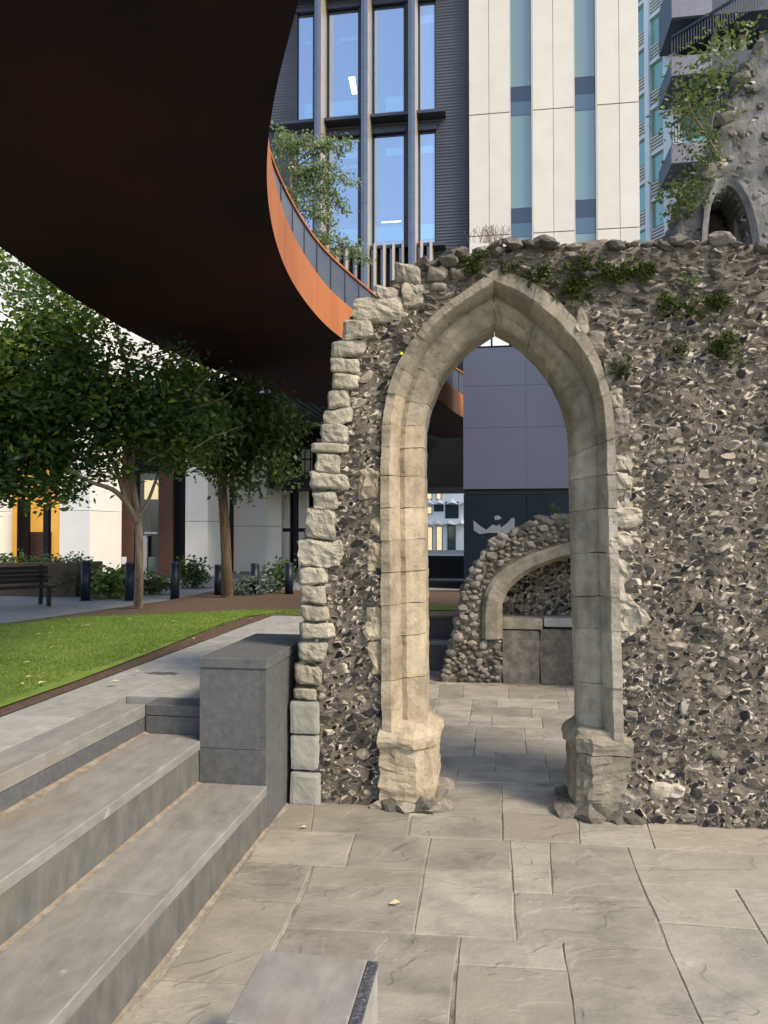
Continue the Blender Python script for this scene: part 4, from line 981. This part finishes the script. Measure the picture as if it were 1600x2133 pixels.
limb([P(1450,430,Y=Y3), P(1425,420,Y=Y3-.1), P(1400,400,Y=Y3-.15)], [.03,.02,.008], M['bark'], t5, 'stem')
crown('crown', [E3(1420,420,30,28), E3(1395,395,16,14), E3(1455,390,22,28), E3(1470,345,20,30)], 30, 20, .08, M['leaf_tower'], t5, 9, None, .1)
def shrub(name, label, px, py, D, rx, rz, m, seed, ll=.12, cl=26):
    c = at(px, py, D); base = Vector((c.x, c.y, LAWN)); o = empty(name, base, label, 'shrub')
    for i in range(3):
        a = base+Vector((random.uniform(-.1,.1), random.uniform(-.1,.1), -.03)); limb([a, a.lerp(c, .5), c+Vector((random.uniform(-.2,.2), 0, .1))], [.02,.015,.006], M['bark'], o, 'stem')
    s = D/F
    crown('foliage', [(tuple(c), (rx*s, rx*s*.8, rz*s)), ((c.x, c.y, (c.z+LAWN)/2), (rx*s*.8, rx*s*.7, rz*s*.8))], cl, 26, ll, m, o, seed, lambda b: b[:,2] > LAWN+.01, .14)
shrub('shrub', 'leafy green shrub between the planter and the first bollard', 154, 1206, 17.6, 28, 34, M['leaf_shrub'], 21, .12, 40)
shrub('shrub', 'grassy yellow green shrub left of the second bollard', 235, 1212, 17.0, 34, 22, M['leaf_grassy'], 22, .16, 40)
shrub('shrub', 'small low shrub between the pale trunk and third bollard', 318, 1214, 18, 26, 14, M['leaf_shrub'], 23)
shrub('shrub', 'dark rounded bush in front of the narrow pale column', 402, 1190, 20, 28, 26, M['leaf_shrub'], 24, .12, 36)
shrub('shrub', 'silvery pale leaved shrub beside the fifth bollard', 512, 1220, 17.6, 24, 14, M['leaf_pale'], 25, .12, 24)
shrub('shrub', 'silvery shrub between the fifth and sixth bollards', 552, 1212, 18.2, 18, 20, M['leaf_pale'], 27, .10, 20)
shrub('shrub', 'dull green shrub behind the sixth bollard', 580, 1195, 19, 26, 26, M['leaf_shrub'], 26, .12, 30)

# ================================================================== CURVED STEEL BRIDGE
br = empty('footbridge', (-3, 12, ZB), 'huge curved rust brown steel footbridge with dark underside overhead', 'footbridge')
NB = 90
def edge_rs(pts, n_): return [Vector((v.x, v.y)) for v in resample([Vector((p.x, p.y, 0)) for p in pts], n_)]
A = edge_rs(REs, NB); B = edge_rs(LEs, NB)
v = []; f = []
for i in range(NB):
    v += [(A[i].x, A[i].y, ZB), (B[i].x, B[i].y, ZB), (A[i].x, A[i].y, ZB+.62), (B[i].x, B[i].y, ZB+.62)]
for i in range(NB-1):
    a, b = 4*i, 4*i+4
    f += [(a, a+1, b+1, b), (a+2, b+2, b+3, a+3)]
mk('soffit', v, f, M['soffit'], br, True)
def nrm2(L_, i):
    w_ = max(1, len(L_)//60); d = (L_[min(i+w_, len(L_)-1)]-L_[max(i-w_, 0)]).normalized(); return Vector((d.y, -d.x))
def ribbon(L_, i0, i1, off0, off1, z0, z1, name, m):
    v = []; f = []
    for i in range(i0, i1+1):
        n_ = nrm2(L_, i); a = L_[i]+n_*off0; b = L_[i]+n_*off1
        v += [(a.x,a.y,z0),(b.x,b.y,z0),(b.x,b.y,z1),(a.x,a.y,z1)]
    c = i1-i0
    for s in range(c):
        for j in range(4): f.append((4*s+j, 4*s+(j+1) % 4, 4*s+4+(j+1) % 4, 4*s+4+j))
    f += [(0,3,2,1), (4*c,4*c+1,4*c+2,4*c+3)]
    bm = bmesh.new(); vv = [bm.verts.new(q) for q in v]
    for q in f: bm.faces.new([vv[i] for i in q])
    bmesh.ops.recalc_face_normals(bm, faces=bm.faces[:]); return from_bm(name, bm, m, br)
A2 = edge_rs(REs, 181)
for i in range(0, 180, 12): ribbon(A2, i, i+12, -.03, .002, ZB+.002, ZB+.70, 'fascia_panel', M['corten'])
B2 = edge_rs(LEs, 181)
for i in range(0, 180, 12): ribbon(B2, i, i+12, -.002, .03, ZB+.004, ZB+.70, 'fascia_panel', M['corten'])
IN = -.22
for i in range(0, 180, 12): ribbon(A2, i, i+12, IN-.04, IN+.035, ZB+1.50, ZB+1.54, 'handrail', M['corten'])
for i in range(0, 180, 12): ribbon(B2, i, i+12, -IN-.035, -IN+.04, ZB+1.50, ZB+1.54, 'handrail', M['corten'])
A3 = edge_rs(REs, 361); A4 = edge_rs(REs, 1441); B3 = edge_rs(LEs, 361)
for k in range(0, 361, 8):
    p = A3[k]+nrm2(A3, k)*IN; box('railing_post', p.x-.02, p.x+.02, p.y-.02, p.y+.02, ZB+.6, ZB+1.50, M['dark_metal'], br)
for bay in range(0, 1440, 96):
    mb = MB()
    for k in range(bay, bay+96, 2):
        p = A4[k]+nrm2(A4, k)*IN; mb.box(p.x-.006, p.x+.006, p.y-.012, p.y+.012, ZB+.62, ZB+1.49)
    o = mb.build('railing_bars', M['slat'], br); o['kind'] = 'stuff'
for k in range(0, 361, 8):
    p = B3[k]-nrm2(B3, k)*IN; box('railing_post', p.x-.02, p.x+.02, p.y-.02, p.y+.02, ZB+.6, ZB+1.50, M['dark_metal'], br)
o = ribbon(A2, 0, 180, IN-.02, IN-.012, ZB+.66, ZB+1.45, 'railing_mesh', M['slat'])

# ================================================================== MAIN OFFICE BLOCK
YF = 30.5
def fx(px): return P(px, 600, Y=YF).x
def fz(px, py): return P(px, py, Y=YF).z
off = empty('office_block', (0, YF, 4), 'dark ribbed office block with tall blue windows and cream panelled bay', 'building')
zl = fz(900, 1016); ztop = 25
XL, XD = fx(500), fx(978.5); XR = fx(1331)
W = [(618,652),(682,747),(777,843),(873,908)]; rows = [(fz(815,245), fz(815,14)), (fz(815,516), fz(815,275))]
fh = rows[0][0]-rows[1][0]
rows = [(rows[1][0]+fh*k, rows[1][1]+fh*k) for k in range(-1, 5)]
# wall as strips between openings
wxs = [(fx(a), fx(b)) for a, b in W]
cuts = [XL]+[c for ab in wxs for c in ab]+[XD]
for a, b in zip(cuts[0::2], cuts[1::2]): box('wall', a, b, YF, YF+.5, fz(800,640), ztop, M['ribbed'], off)
for (a, b) in wxs:
    zz = fz(800,640)
    for (z0, z1) in rows[1:]:
        box('wall', a, b, YF+.003, YF+.5, zz, z0, M['ribbed'], off); zz = z1
    for (z0, z1) in rows[1:]:
        wn = box('window_frame', a, b, YF+.10, YF+.16, z0, z1, M['dark_metal'], off)
        box('pane', a+.05, b-.05, YF+.085, YF+.098, z0+.06, z1-.08, M['glass_blue'], wn)
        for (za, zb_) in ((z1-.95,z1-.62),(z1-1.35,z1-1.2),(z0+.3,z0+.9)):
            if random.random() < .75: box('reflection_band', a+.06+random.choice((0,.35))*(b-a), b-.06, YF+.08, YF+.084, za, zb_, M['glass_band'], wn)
        box('window_head', a-.06, b+.06, YF-.12, YF-.002, z1-.06, z1+.10, M['dark_metal'], off)
box('lower_wall', XL, XD, YF-.2, YF+.49, zl, fz(800,640)-.004, M['black'], off)  # black in place of ribbed cladding: shade by the bridge put into the colour
box('building_core', XL, XR, YF+.5, YF+5, zl, ztop, M['black'], off)
for (z0, z1) in rows[1:]:
    box('sill_ledge', fx(562), fx(930), YF-.55, YF-.003, z0-.20, z0-.08, M['dark_metal'], off)
for px in (682, 777, 873):
    x0 = fx(px)-.19
    zz = fz(800,720)
    while zz < ztop:
        z2 = min(zz+1.35, ztop)
        box('fin', x0+.02, x0+.16, YF-1.05, YF-.004, zz+.004, z2-.004, M['fin'], off)
        box('fin_nose', x0+.012, x0+.15, YF-1.10, YF-1.053, zz+.004, z2-.004, M['fin_front'], off); box('fin_edge', x0-.12, x0+.017, YF-1.02, YF-.004, zz+.004, z2-.004, M['fin_front'], off)
        zz = z2
for i in range(12):      # fins of the storey below
    px = 690+19*i; x0 = fx(px)
    if px > 905: break
    box('fin', x0, x0+.09, YF-.80, YF-.005, fz(800,760), fz(800,519)-.03*(i % 2), M['fin'], off); box('fin_edge', x0-.14, x0-.003, YF-.5, YF-.005, fz(800,760), fz(800,519), M['fin_front'], off)
# cream panelled bay
CW = [(1063,1110),(1196,1243)]
colsx = [(978.5,1063),(1110,1196),(1243,1331)]
j1 = fz(1153,236); j2 = fz(1153,490); ph = j1-j2
levels = [j2-ph*2, j2-ph, j2, j1, j1+ph, j1+2*ph, j1+3*ph]
mids = [1020,1153,1290]
for (a, b), mdp in zip(colsx, mids):
    for z0, z1 in zip(levels, levels[1:]):
        box('cream_panel', fx(a)+.01, fx(mdp)-.008, YF-.35, YF-.2, z0+.018, z1-.018, M['cream'], off, .006)
        box('cream_panel', fx(mdp)+.008, fx(b)-.01, YF-.35, YF-.2, z0+.018, z1-.018, M['cream'], off, .006)
    box('panel_backing', fx(a)+.002, fx(b)-.002, YF-.199, YF-.01, zl, ztop, M['dark_metal'], off)
for (a, b), sh in zip(CW, (0, .12)):
    x0, x1 = fx(a), fx(b)
    for z0, z1 in zip(levels, levels[1:]):
        zs = z0+.30*ph*(.75+sh)
        box('spandrel_glass', x0+.01, x1-.01, YF-.16, YF-.13, z0-.06+.005, zs*.45+z0*.55, M['glass_teal_dark'], off)
        box('spandrel_glass', x0+.01, x1-.01, YF-.15, YF-.12, zs*.45+z0*.55+.01, zs, M['glass_dark'], off)
        box('glass_pane', x0+.01, x1-.01, YF-.15, YF-.12, zs+.01, z1-.065, M['glass_teal'], off)
    mb = MB(); mb.box(x0-.001, x0+.03, YF-.34, YF-.1, zl, ztop); mb.box(x1-.03, x1+.001, YF-.34, YF-.1, zl, ztop); mb.build('reveal', M['cream'], off)
for (px, py, m_) in ((735,178,0),(815,462,1)):   # lit ceiling lamps seen in the rooms
    c = P(px, py, Y=YF+.083)
    if m_ == 0: mk('lamp_glow', [(c.x-.18,YF+.08,c.z+.36),(c.x+.08,YF+.08,c.z+.36),(c.x+.18,YF+.08,c.z-.36),(c.x-.02,YF+.08,c.z-.36)], [(0,3,2,1)], M['lamp'], off)
    else: box('lamp_glow', c.x-.4, c.x+.4, YF+.078, YF+.081, c.z-.02, c.z+.02, M['lamp'], off)

# ---------------------------------------------------------------- white gridded block, far right
wb = empty('white_grid_block', P(1395,600,D=44), 'white gridded block with louvres and green windows at the upper right', 'building')
q0 = P(1396,600,D=42); dirv = (CM @ Vector((-.40,0,-.92))); dirv.z = 0; dirv.normalize(); nv = Vector((-dirv.y, dirv.x, 0))
if nv.dot(Vector((0,0,0))-Vector((q0.x,q0.y,0))) < 0: nv = -nv
def fac(s, z, o_=0): p = Vector((q0.x,q0.y,0))+dirv*s+nv*o_; return (p.x, p.y, z)
def fbox(name, s0, s1, z0, z1, o0, o1, m, parent=wb):
    return MB().hexa([fac(s0,z0,o1),fac(s1,z0,o1),fac(s1,z0,o0),fac(s0,z0,o0),fac(s0,z1,o1),fac(s1,z1,o1),fac(s1,z1,o0),fac(s0,z1,o0)]).build(name, m, parent)
fbox('wall', -.0, 12, 0, 44, -6, -.25, M['white'])
zb0 = P(1396,500,D=42).z-4; rh = 2.62
for c_ in range(5):
    s0 = .35+c_*1.45
    fbox('mullion', s0-.35, s0, zb0-2, 44, -.25, .05, M['white'])
    for r_ in range(14):
        z0 = zb0+r_*rh*1.0+(c_ % 2)*rh*.5-c_*.0
        fbox('window', s0, s0+1.1, z0, z0+1.45, -.22, -.18, M['glass_green'])
        fbox('transom', s0, s0+1.1, z0+1.45, z0+1.6, -.24, -.02, M['white'])
        for k in range(5): fbox('louvre', s0+.02, s0+1.08, z0+1.64+k*.19, z0+1.64+k*.19+.09, -.22, -.06, M['louvre'])
fbox('corner_column', -.45, -.003, 0, 44, -.5, .08, M['white'])
# balconies on the near side of that block
bal = empty('balcony_block', P(1450,600,D=40), 'dark balconies with green glazing behind the tower shrub', 'building')
def bb_(name, a, b, c, d, D0, D1_, m, par=bal):
    p = P(a, b, D=D0); q = P(c, d, D=D0); y0 = min(p.y, q.y); return box(name, p.x, q.x, y0, y0+(D1_-D0), min(p.z,q.z), max(p.z,q.z), m, par)
bb_('glass_wall', 1398,-100, 1620,520, 42.5, 43, M['glass_green'])
for (ya, yb) in ((-60,40),(118,160),(300,342),(470,512)):
    bb_('balcony_slab', 1399, ya, 1640, yb, 39.2, 42.4, M['dark_metal'])
    bb_('balcony_edge', 1399, ya, 1480, yb-2, 39.0, 39.19, M['balcony'])
for (ya, yb) in ((85,118),(265,300),(435,470)):
    p = P(1400,yb,D=38.6)
    mb = MB()
    for k in range(34):
        t = k/33; a = P(1400+190*t, yb-110*t, D=39-t*6); mb.box(a.x-.02,a.x+.02,a.y-.02,a.y+.02,a.z,a.z+1.0)
    for k in range(33):
        t = k/33; a = P(1400+190*t, yb-110*t, D=39-t*6); t = (k+1)/33; b = P(1400+190*t, yb-110*t, D=39-t*6); mb.bar(a+Vector((0,0,1.0)), b+Vector((0,0,1.0)), .05)
    mb.build('railing', M['dark_metal'], bal)
for px in (1482,1508,1540,1580): bb_('column', px, -60, px+13, 120, 40.5, 40.9, M['cream'])
# ---------------------------------------------------------------- lavender clad lift tower
YL = 19.5
lt = empty('lift_tower', P(1100,1200,Y=YL), 'lavender panelled tower over a dark teal base, framed by the arch', 'tower')
lx = lambda px: P(px, 900, Y=YL).x
lz = lambda py: P(1080, py, Y=YL).z
box('core', lx(967), lx(1330), YL+.056, YL+3.2, LAWN-.1, lz(640), M['teal_hoard'], lt)
zs = [1018, 890, 802, 722]
xsn = [965,1096,1215,1332]
for za, zb_ in zip(zs, zs[1:]):
    for xa, xb in zip(xsn, xsn[1:]): box('panel', lx(xa)+.0025, lx(xb)-.0025, YL, YL+.05, lz(za)+.003, lz(zb_)-.003, M['lavender'], lt)
for xa, xb in zip(xsn, xsn[1:]): box('base_panel', lx(xa)+.006, lx(xb)-.006, YL+.02, YL+.055, LAWN-.1, lz(1030), M['teal_hoard'], lt, .004)
box('shadow_gap', lx(966), lx(1331), YL+.03, YL+.058, lz(1029), lz(1019), M['black'], lt)
for xa in (968,1025,1063,1101,1150): box('clerestory_pane', lx(xa+2), lx(xa+(55 if xa == 968 else 36)), YL+.02, YL+.05, lz(718), lz(690), M['white'], lt)
box('head_beam', lx(966), lx(1331), YL, YL+.055, lz(686), lz(640), M['lavender'], lt)
def poly_xz(name, pts, y0, y1, m, par):
    bm = bmesh.new(); a = [bm.verts.new((x, y0, z)) for x, z in pts]; b = [bm.verts.new((x, y1, z)) for x, z in pts]; n_ = len(pts)
    bm.faces.new(a); bm.faces.new(b[::-1])
    for i in range(n_): bm.faces.new((a[i], b[i], b[(i+1) % n_], a[(i+1) % n_]))
    bmesh.ops.recalc_face_normals(bm, faces=bm.faces[:]); return from_bm(name, bm, m, par)
gz = lambda L_: [XZ(860+x/4.444, 980+y/4.444, YL+.015) for x, y in L_]
poly_xz('pale_patch', gz([(560,460),(620,510),(680,550),(740,500),(780,515),(805,495),(815,530),(870,490),(915,440),(942,440),(945,580),(700,578),(620,590),(565,555)]), YL+.008, YL+.019, M['pale_grey'], lt)  # pale crown-shaped patch laid over the base panels
poly_xz('pale_patch', gz([(755,425),(790,415),(825,440),(800,455),(760,460)]), YL+.008, YL+.019, M['pale_grey'], lt)
# ---------------------------------------------------------------- far white faceted building
YZ = 62
fb = empty('white_faceted_building', P(925,1150,Y=YZ), 'distant white faceted building glimpsed left of the lavender tower', 'building')
zx = lambda x: XZ(860+x/4.444, 1100, YZ)[0]
zz_ = lambda y: XZ(920, 980+y/4.444, YZ)[1]
box('wall', zx(40), zx(900), YZ, YZ+6, LAWN-.1, zz_(120), M['white'], fb)
def wind(a, b, c, d, m): 
    w_ = box('window', zx(a), zx(c), YZ-.03, YZ-.005, zz_(d), zz_(b), M['dark_metal'], fb); box('pane', zx(a)+.06, zx(c)-.06, YZ-.05, YZ-.032, zz_(d)+.06, zz_(b)-.06, m, w_)
for a in (130,215): wind(a,180,a+50,270,M['pale_warm'])
wind(110,330,180,405,M['pale_warm']); wind(195,315,285,380,M['glass_teal_dark']); wind(300,290,425,445,M['glass_teal_dark'])
wind(135,520,185,780,M['pale_warm']); wind(215,515,275,780,M['pale_warm']); wind(320,505,398,780,M['glass_teal_dark']); wind(500,290,600,445,M['glass_teal_dark']); wind(500,505,580,780,M['pale_warm'])
for (y, xs_) in ((300,(110,200,295,430,540)), (490,(110,190,270,400,500))):
    for a, b in zip(xs_, xs_[1:]):
        x0, x1 = zx(a), zx(b); zb_, zt_ = zz_(y+15), zz_(y-40)
        mk('facet', [(x0,YZ-.004,zb_),(x1,YZ-.004,zb_),((x0+x1)/2,YZ-.004,zt_),((x0+x1)/2,YZ-1.0,zb_*.7+zt_*.3)], [(0,1,3),(1,2,3),(2,0,3)], M['white'], fb)
# dark low garden wall in front of it
dw = box('garden_wall', P(860,1200,Y=24).x, P(990,1200,Y=24).x, 24, 24.4, LAWN-.1, P(920,1158,Y=24).z, M['black'], None, .02); tag(dw, 'low dark garden wall under the distant white building', 'wall')
dw2 = box('garden_kerb', P(860,1200,Y=20).x, P(980,1200,Y=20).x, 20, 20.6, LAWN-.1, P(920,1212,Y=20).z, M['wood'], None, .02); tag(dw2, 'dark timber kerb before the low garden wall', 'kerb')

# ================================================================== GROUND FLOOR COLONNADE, left
cb = empty('colonnade_building', (-10, 24, LAWN), 'pale columned ground floor of an office building behind the trees', 'building')
def col(a, b, D, depth, zt=9.0, m=M['cream_col'], joint=1064):
    p0 = P(a, 1150, D=D); p1 = P(b, 1150, D=D); y = (p0.y+p1.y)/2
    zj = P(a, joint, D=D).z; zs_ = [LAWN-.1, zj, zj+3.4, zt]
    for z0, z1 in zip(zs_, zs_[1:]): box('column_panel', p0.x, p1.x, y, y+depth, z0+.006, z1-.006, m, cb, .008)
    return p0.x, p1.x, y
col(-200,-48,22,1.75); c1 = col(120,190,22,1.85); col(384,434,25,2.0,9,M['cream_col'],1086); col(485,556,28,2.0,9,M['cream_col'],1096)
def pb(name, a, b, c, d, D, m, th=.1):
    p = P(a, b, D=D); q = P(c, d, D=D); y = (p.y+q.y)/2; return box(name, p.x, q.x, y, y+th, min(p.z,q.z), max(p.z,q.z), m, cb)
pb('lobby_wall', 20,1240,126,930,24.6, M['warm'], .2); pb('lobby_brick', 60,1225,105,1108,24.3, M['warm_brown']); pb('door_post', 89,1235,100,1050,23.2, M['black'], .15); pb('side_wall', 34,1235,60,1040,23.9, M['wood'])
pb('back_wall', 240,1250,700,800,31, M['black'], .3)
pb('brown_panel', 252,1215,277,900,24.2, M['brown']); pb('door_glass', 290,1210,332,985,27, M['glass_dark']); pb('door_leaf', 296,1207,306,1116,26.8, M['white']); pb('door_leaf', 308,1207,330,1160,26.75, M['glass_teal']); pb('transom_light', 300,1112,328,1108,26.7, M['white'])
pb('lit_pane', 300,1040,328,1000,26.9, M['pale_warm']); pb('brown_panel', 330,1205,360,900,25.2, M['brown']); pb('dark_post', 362,1205,383,900,25.6, M['black'])
pb('side_glass', 470,1195,486,980,28.4, M['glass_dark'])
pb('notice', 253,1175,263,1160,24.1, M['white'], .02)
for a, b in ((584,600),(622,640),(652,700)): pb('pilaster', a,1200,b,1012,30, M['cream_col'], .4)
pb('lit_room', 592,1165,640,1108,30.6, M['warm'], .1)
pb('porch_beam', 588,1108,640,1100,27.5, M['black'], .3); pb('porch_post', 611,1200,617,1010,27.6, M['black'])
pb('canopy', 556,1016,720,984,27, M['black'], 2.5)
for k in range(13): pb('rail_bar', 562+k*12,984,564+k*12,932,27, M['black'], .04)
pb('top_rail', 556,936,720,931,26.98, M['black'], .06); pb('mid_rail', 556,958,720,955,26.99, M['black'], .03)
pb('curtain', 596,984,605,935,30.2, M['lavender'], .05); pb('curtain', 628,984,650,935,30.2, M['cream_col'], .05)
zsf = 6.4
box('upper_floor', -34, P(470,900,D=28).x, 23.3, 30.0, zsf+.3, 16, M['cream_col'], cb)
for k in range(34):
    x = P(440,900,D=27).x+k*.24
    box('soffit_slat', x, x+.11, 21.5, 30.0, zsf, zsf+.16, M['slat'], cb)
box('soffit_board', P(430,900,D=27).x, P(760,900,D=30).x, 21.5, 30.1, zsf+.18, zsf+.28, M['black'], cb)

# ---------------------------------------------------------------- bollards, bench, planter
names = ['first of six black bollards, beside the planter shrub', 'second black bollard, just behind the pale trunk', 'third black bollard, right of the pale trunk', 'fourth black bollard, partly behind the brown trunk', 'fifth black bollard, beside the silvery shrub', 'sixth black bollard, nearest the ruined wall']
for (x, y, t_), lab in zip([(178,1250,1170),(270,1250,1172),(364,1247,1170),(455,1240,1175),(531,1240,1172),(602,1238,1170)], names):
    b = P(x, y, Z=LAWN); D = b.y/math.cos(YAW); h = (y-t_)/F*math.hypot(b.x, b.y)*.985
    o = empty('bollard', b, lab, 'bollard', 'row of bollards along the path')
    bm = bmesh.new(); bmesh.ops.create_cone(bm, segments=20, radius1=.095, radius2=.095, depth=h-.05, cap_ends=True)
    bmesh.ops.translate(bm, verts=bm.verts[:], vec=(b.x, b.y, LAWN+(h-.05)/2-.02)); from_bm('post', bm, M['bollard'], o, True)
    bm = bmesh.new(); bmesh.ops.create_cone(bm, segments=20, radius1=.10, radius2=.085, depth=.05, cap_ends=True)
    bmesh.ops.translate(bm, verts=bm.verts[:], vec=(b.x, b.y, LAWN+h-.045)); from_bm('cap', bm, M['bollard'], o)
    bm = bmesh.new(); bmesh.ops.create_cone(bm, segments=20, radius1=.12, radius2=.12, depth=.02, cap_ends=True)
    bmesh.ops.translate(bm, verts=bm.verts[:], vec=(b.x, b.y, LAWN+.002)); from_bm('base_ring', bm, M['bollard'], o)
pl = empty('planter', P(60,1240,D=15.6), 'rusty brown planter wall behind the dark bench at far left', 'planter')
p0 = P(-120,1245,Y=15.6); p1 = P(136,1245,Y=15.6); zt = P(60,1174,Y=15.6).z
box('front_wall', p0.x, p1.x, p0.y+.4, p0.y+.55, LAWN-.05, zt, M['planter'], pl, .01); box('end_wall', p1.x-.15, p1.x-.002, p0.y+.552, p0.y+1.6, LAWN-.05, zt-.003, M['planter'], pl, .01)
box('soil', p0.x, p1.x-.16, p0.y+.553, p0.y+1.6, LAWN, zt-.12, M['soil'], pl)
hd = empty('hedge', P(60,1175,D=16.2), 'low dark hedge growing along the top of the planter', 'hedge')
crown('foliage', [((p0.x+i*.35, p0.y+1.05, zt), (.2,.25,.14)) for i in range(9)], 70, 24, .10, M['leaf_shrub'], hd, 41, None, .12)
bn = empty('bench', P(55,1262,Z=LAWN), 'dark timber bench standing before the planter at far left', 'bench')
a = P(-40,1272,Z=LAWN); b = P(117,1262,Z=LAWN); L_ = b-a; ux = L_.normalized(); uy = Vector((-ux.y, ux.x, 0)); ln = L_.length
def bbar(name, s0, s1, o0, o1, z0, z1):
    c = [a+ux*s_+uy*o_ for s_, o_ in ((s0,o0),(s1,o0),(s1,o1),(s0,o1))]
    MB().hexa([(q.x,q.y,LAWN+z0) for q in c]+[(q.x,q.y,LAWN+z1) for q in c]).build(name, M['wood'], bn)
for k in range(4): bbar('seat_slat', 0, ln, .0+k*.11, .095+k*.11, .36, .40)
for k in range(4): bbar('back_slat', 0, ln, .47+k*.012, .50+k*.012, .44+k*.085, .515+k*.085)
for s_ in (.08, ln-.16):
    bbar('leg', s_, s_+.07, .02, .09, 0, .359); bbar('leg', s_, s_+.07, .502, .57, 0, .80); bbar('armrest', s_-.005, s_+.075, .0, .46, .55, .59)
# ---------------------------------------------------------------- near granite block
tb = .45
k0 = P(552,1980,Z=tb); k1 = P(791,1992,Z=tb); k2 = P(470,2128,Z=tb)
gb = empty('granite_block', (k0.x+.15, k2.y+.15, 0), 'small flat topped grey granite block in the near foreground', 'block')
box('body', k0.x+.004, k1.x-.004, k2.y+.004, k0.y-.004, -.02, tb-.024, M['granite_pale'], gb, .004)
box('top_slab', k0.x, k1.x-.052, k2.y, k0.y, tb-.022, tb, M['tread'], gb, .004)
box('edge_strip', k1.x-.050, k1.x, k2.y, k0.y-.004, tb-.022, tb-.003, M['strip'], gb, .003)
# ---------------------------------------------------------------- fallen leaves
random.seed(8)
for (x, y) in [(107,1307),(145,1290),(105,1318),(83,1321),(170,1304),(178,1303),(185,1301),(108,1349),(302,1355),(285,1398),(523,1289),(485,1290),(362,1294),(57,1380),(62,1410),(272,1290),(240,1420),(545,1283),(610,1290),(45,1424),(88,1422),(405,1330),(570,1299)]:
    p = P(x, y, Z=LAWN+.05); s = random.uniform(.025,.05); an = random.uniform(0,6)
    q = [Vector((math.cos(an+t)*s*r_, math.sin(an+t)*s*r_, h_)) for t, r_, h_ in ((0,1.3,.0),(1.2,.7,.012),(3.14,1.1,.004),(4.9,.7,.014))]
    o = mk('fallen_leaf', [p+v_ for v_ in q], [(0,1,2),(0,2,3)], M['leaf_dry']); tag(o, 'small pale fallen leaf lying on the lawn', 'leaf', 'leaves scattered on the lawn')
for (x, y, s, lab) in ((822,1880,.035,'single pale fallen leaf on the paving before the arch'),(632,1722,.025,'tiny yellowish leaf beside the pier foot')):
    p = P(x, y, Z=.012); q = [(-1,-.6,0),(.2,-1,.15),(1.1,.3,0),(0,1,.2)]
    o = mk('fallen_leaf', [p+Vector(v_)*s for v_ in q], [(0,1,2),(0,2,3)], M['leaf_dry']); tag(o, lab, 'leaf')
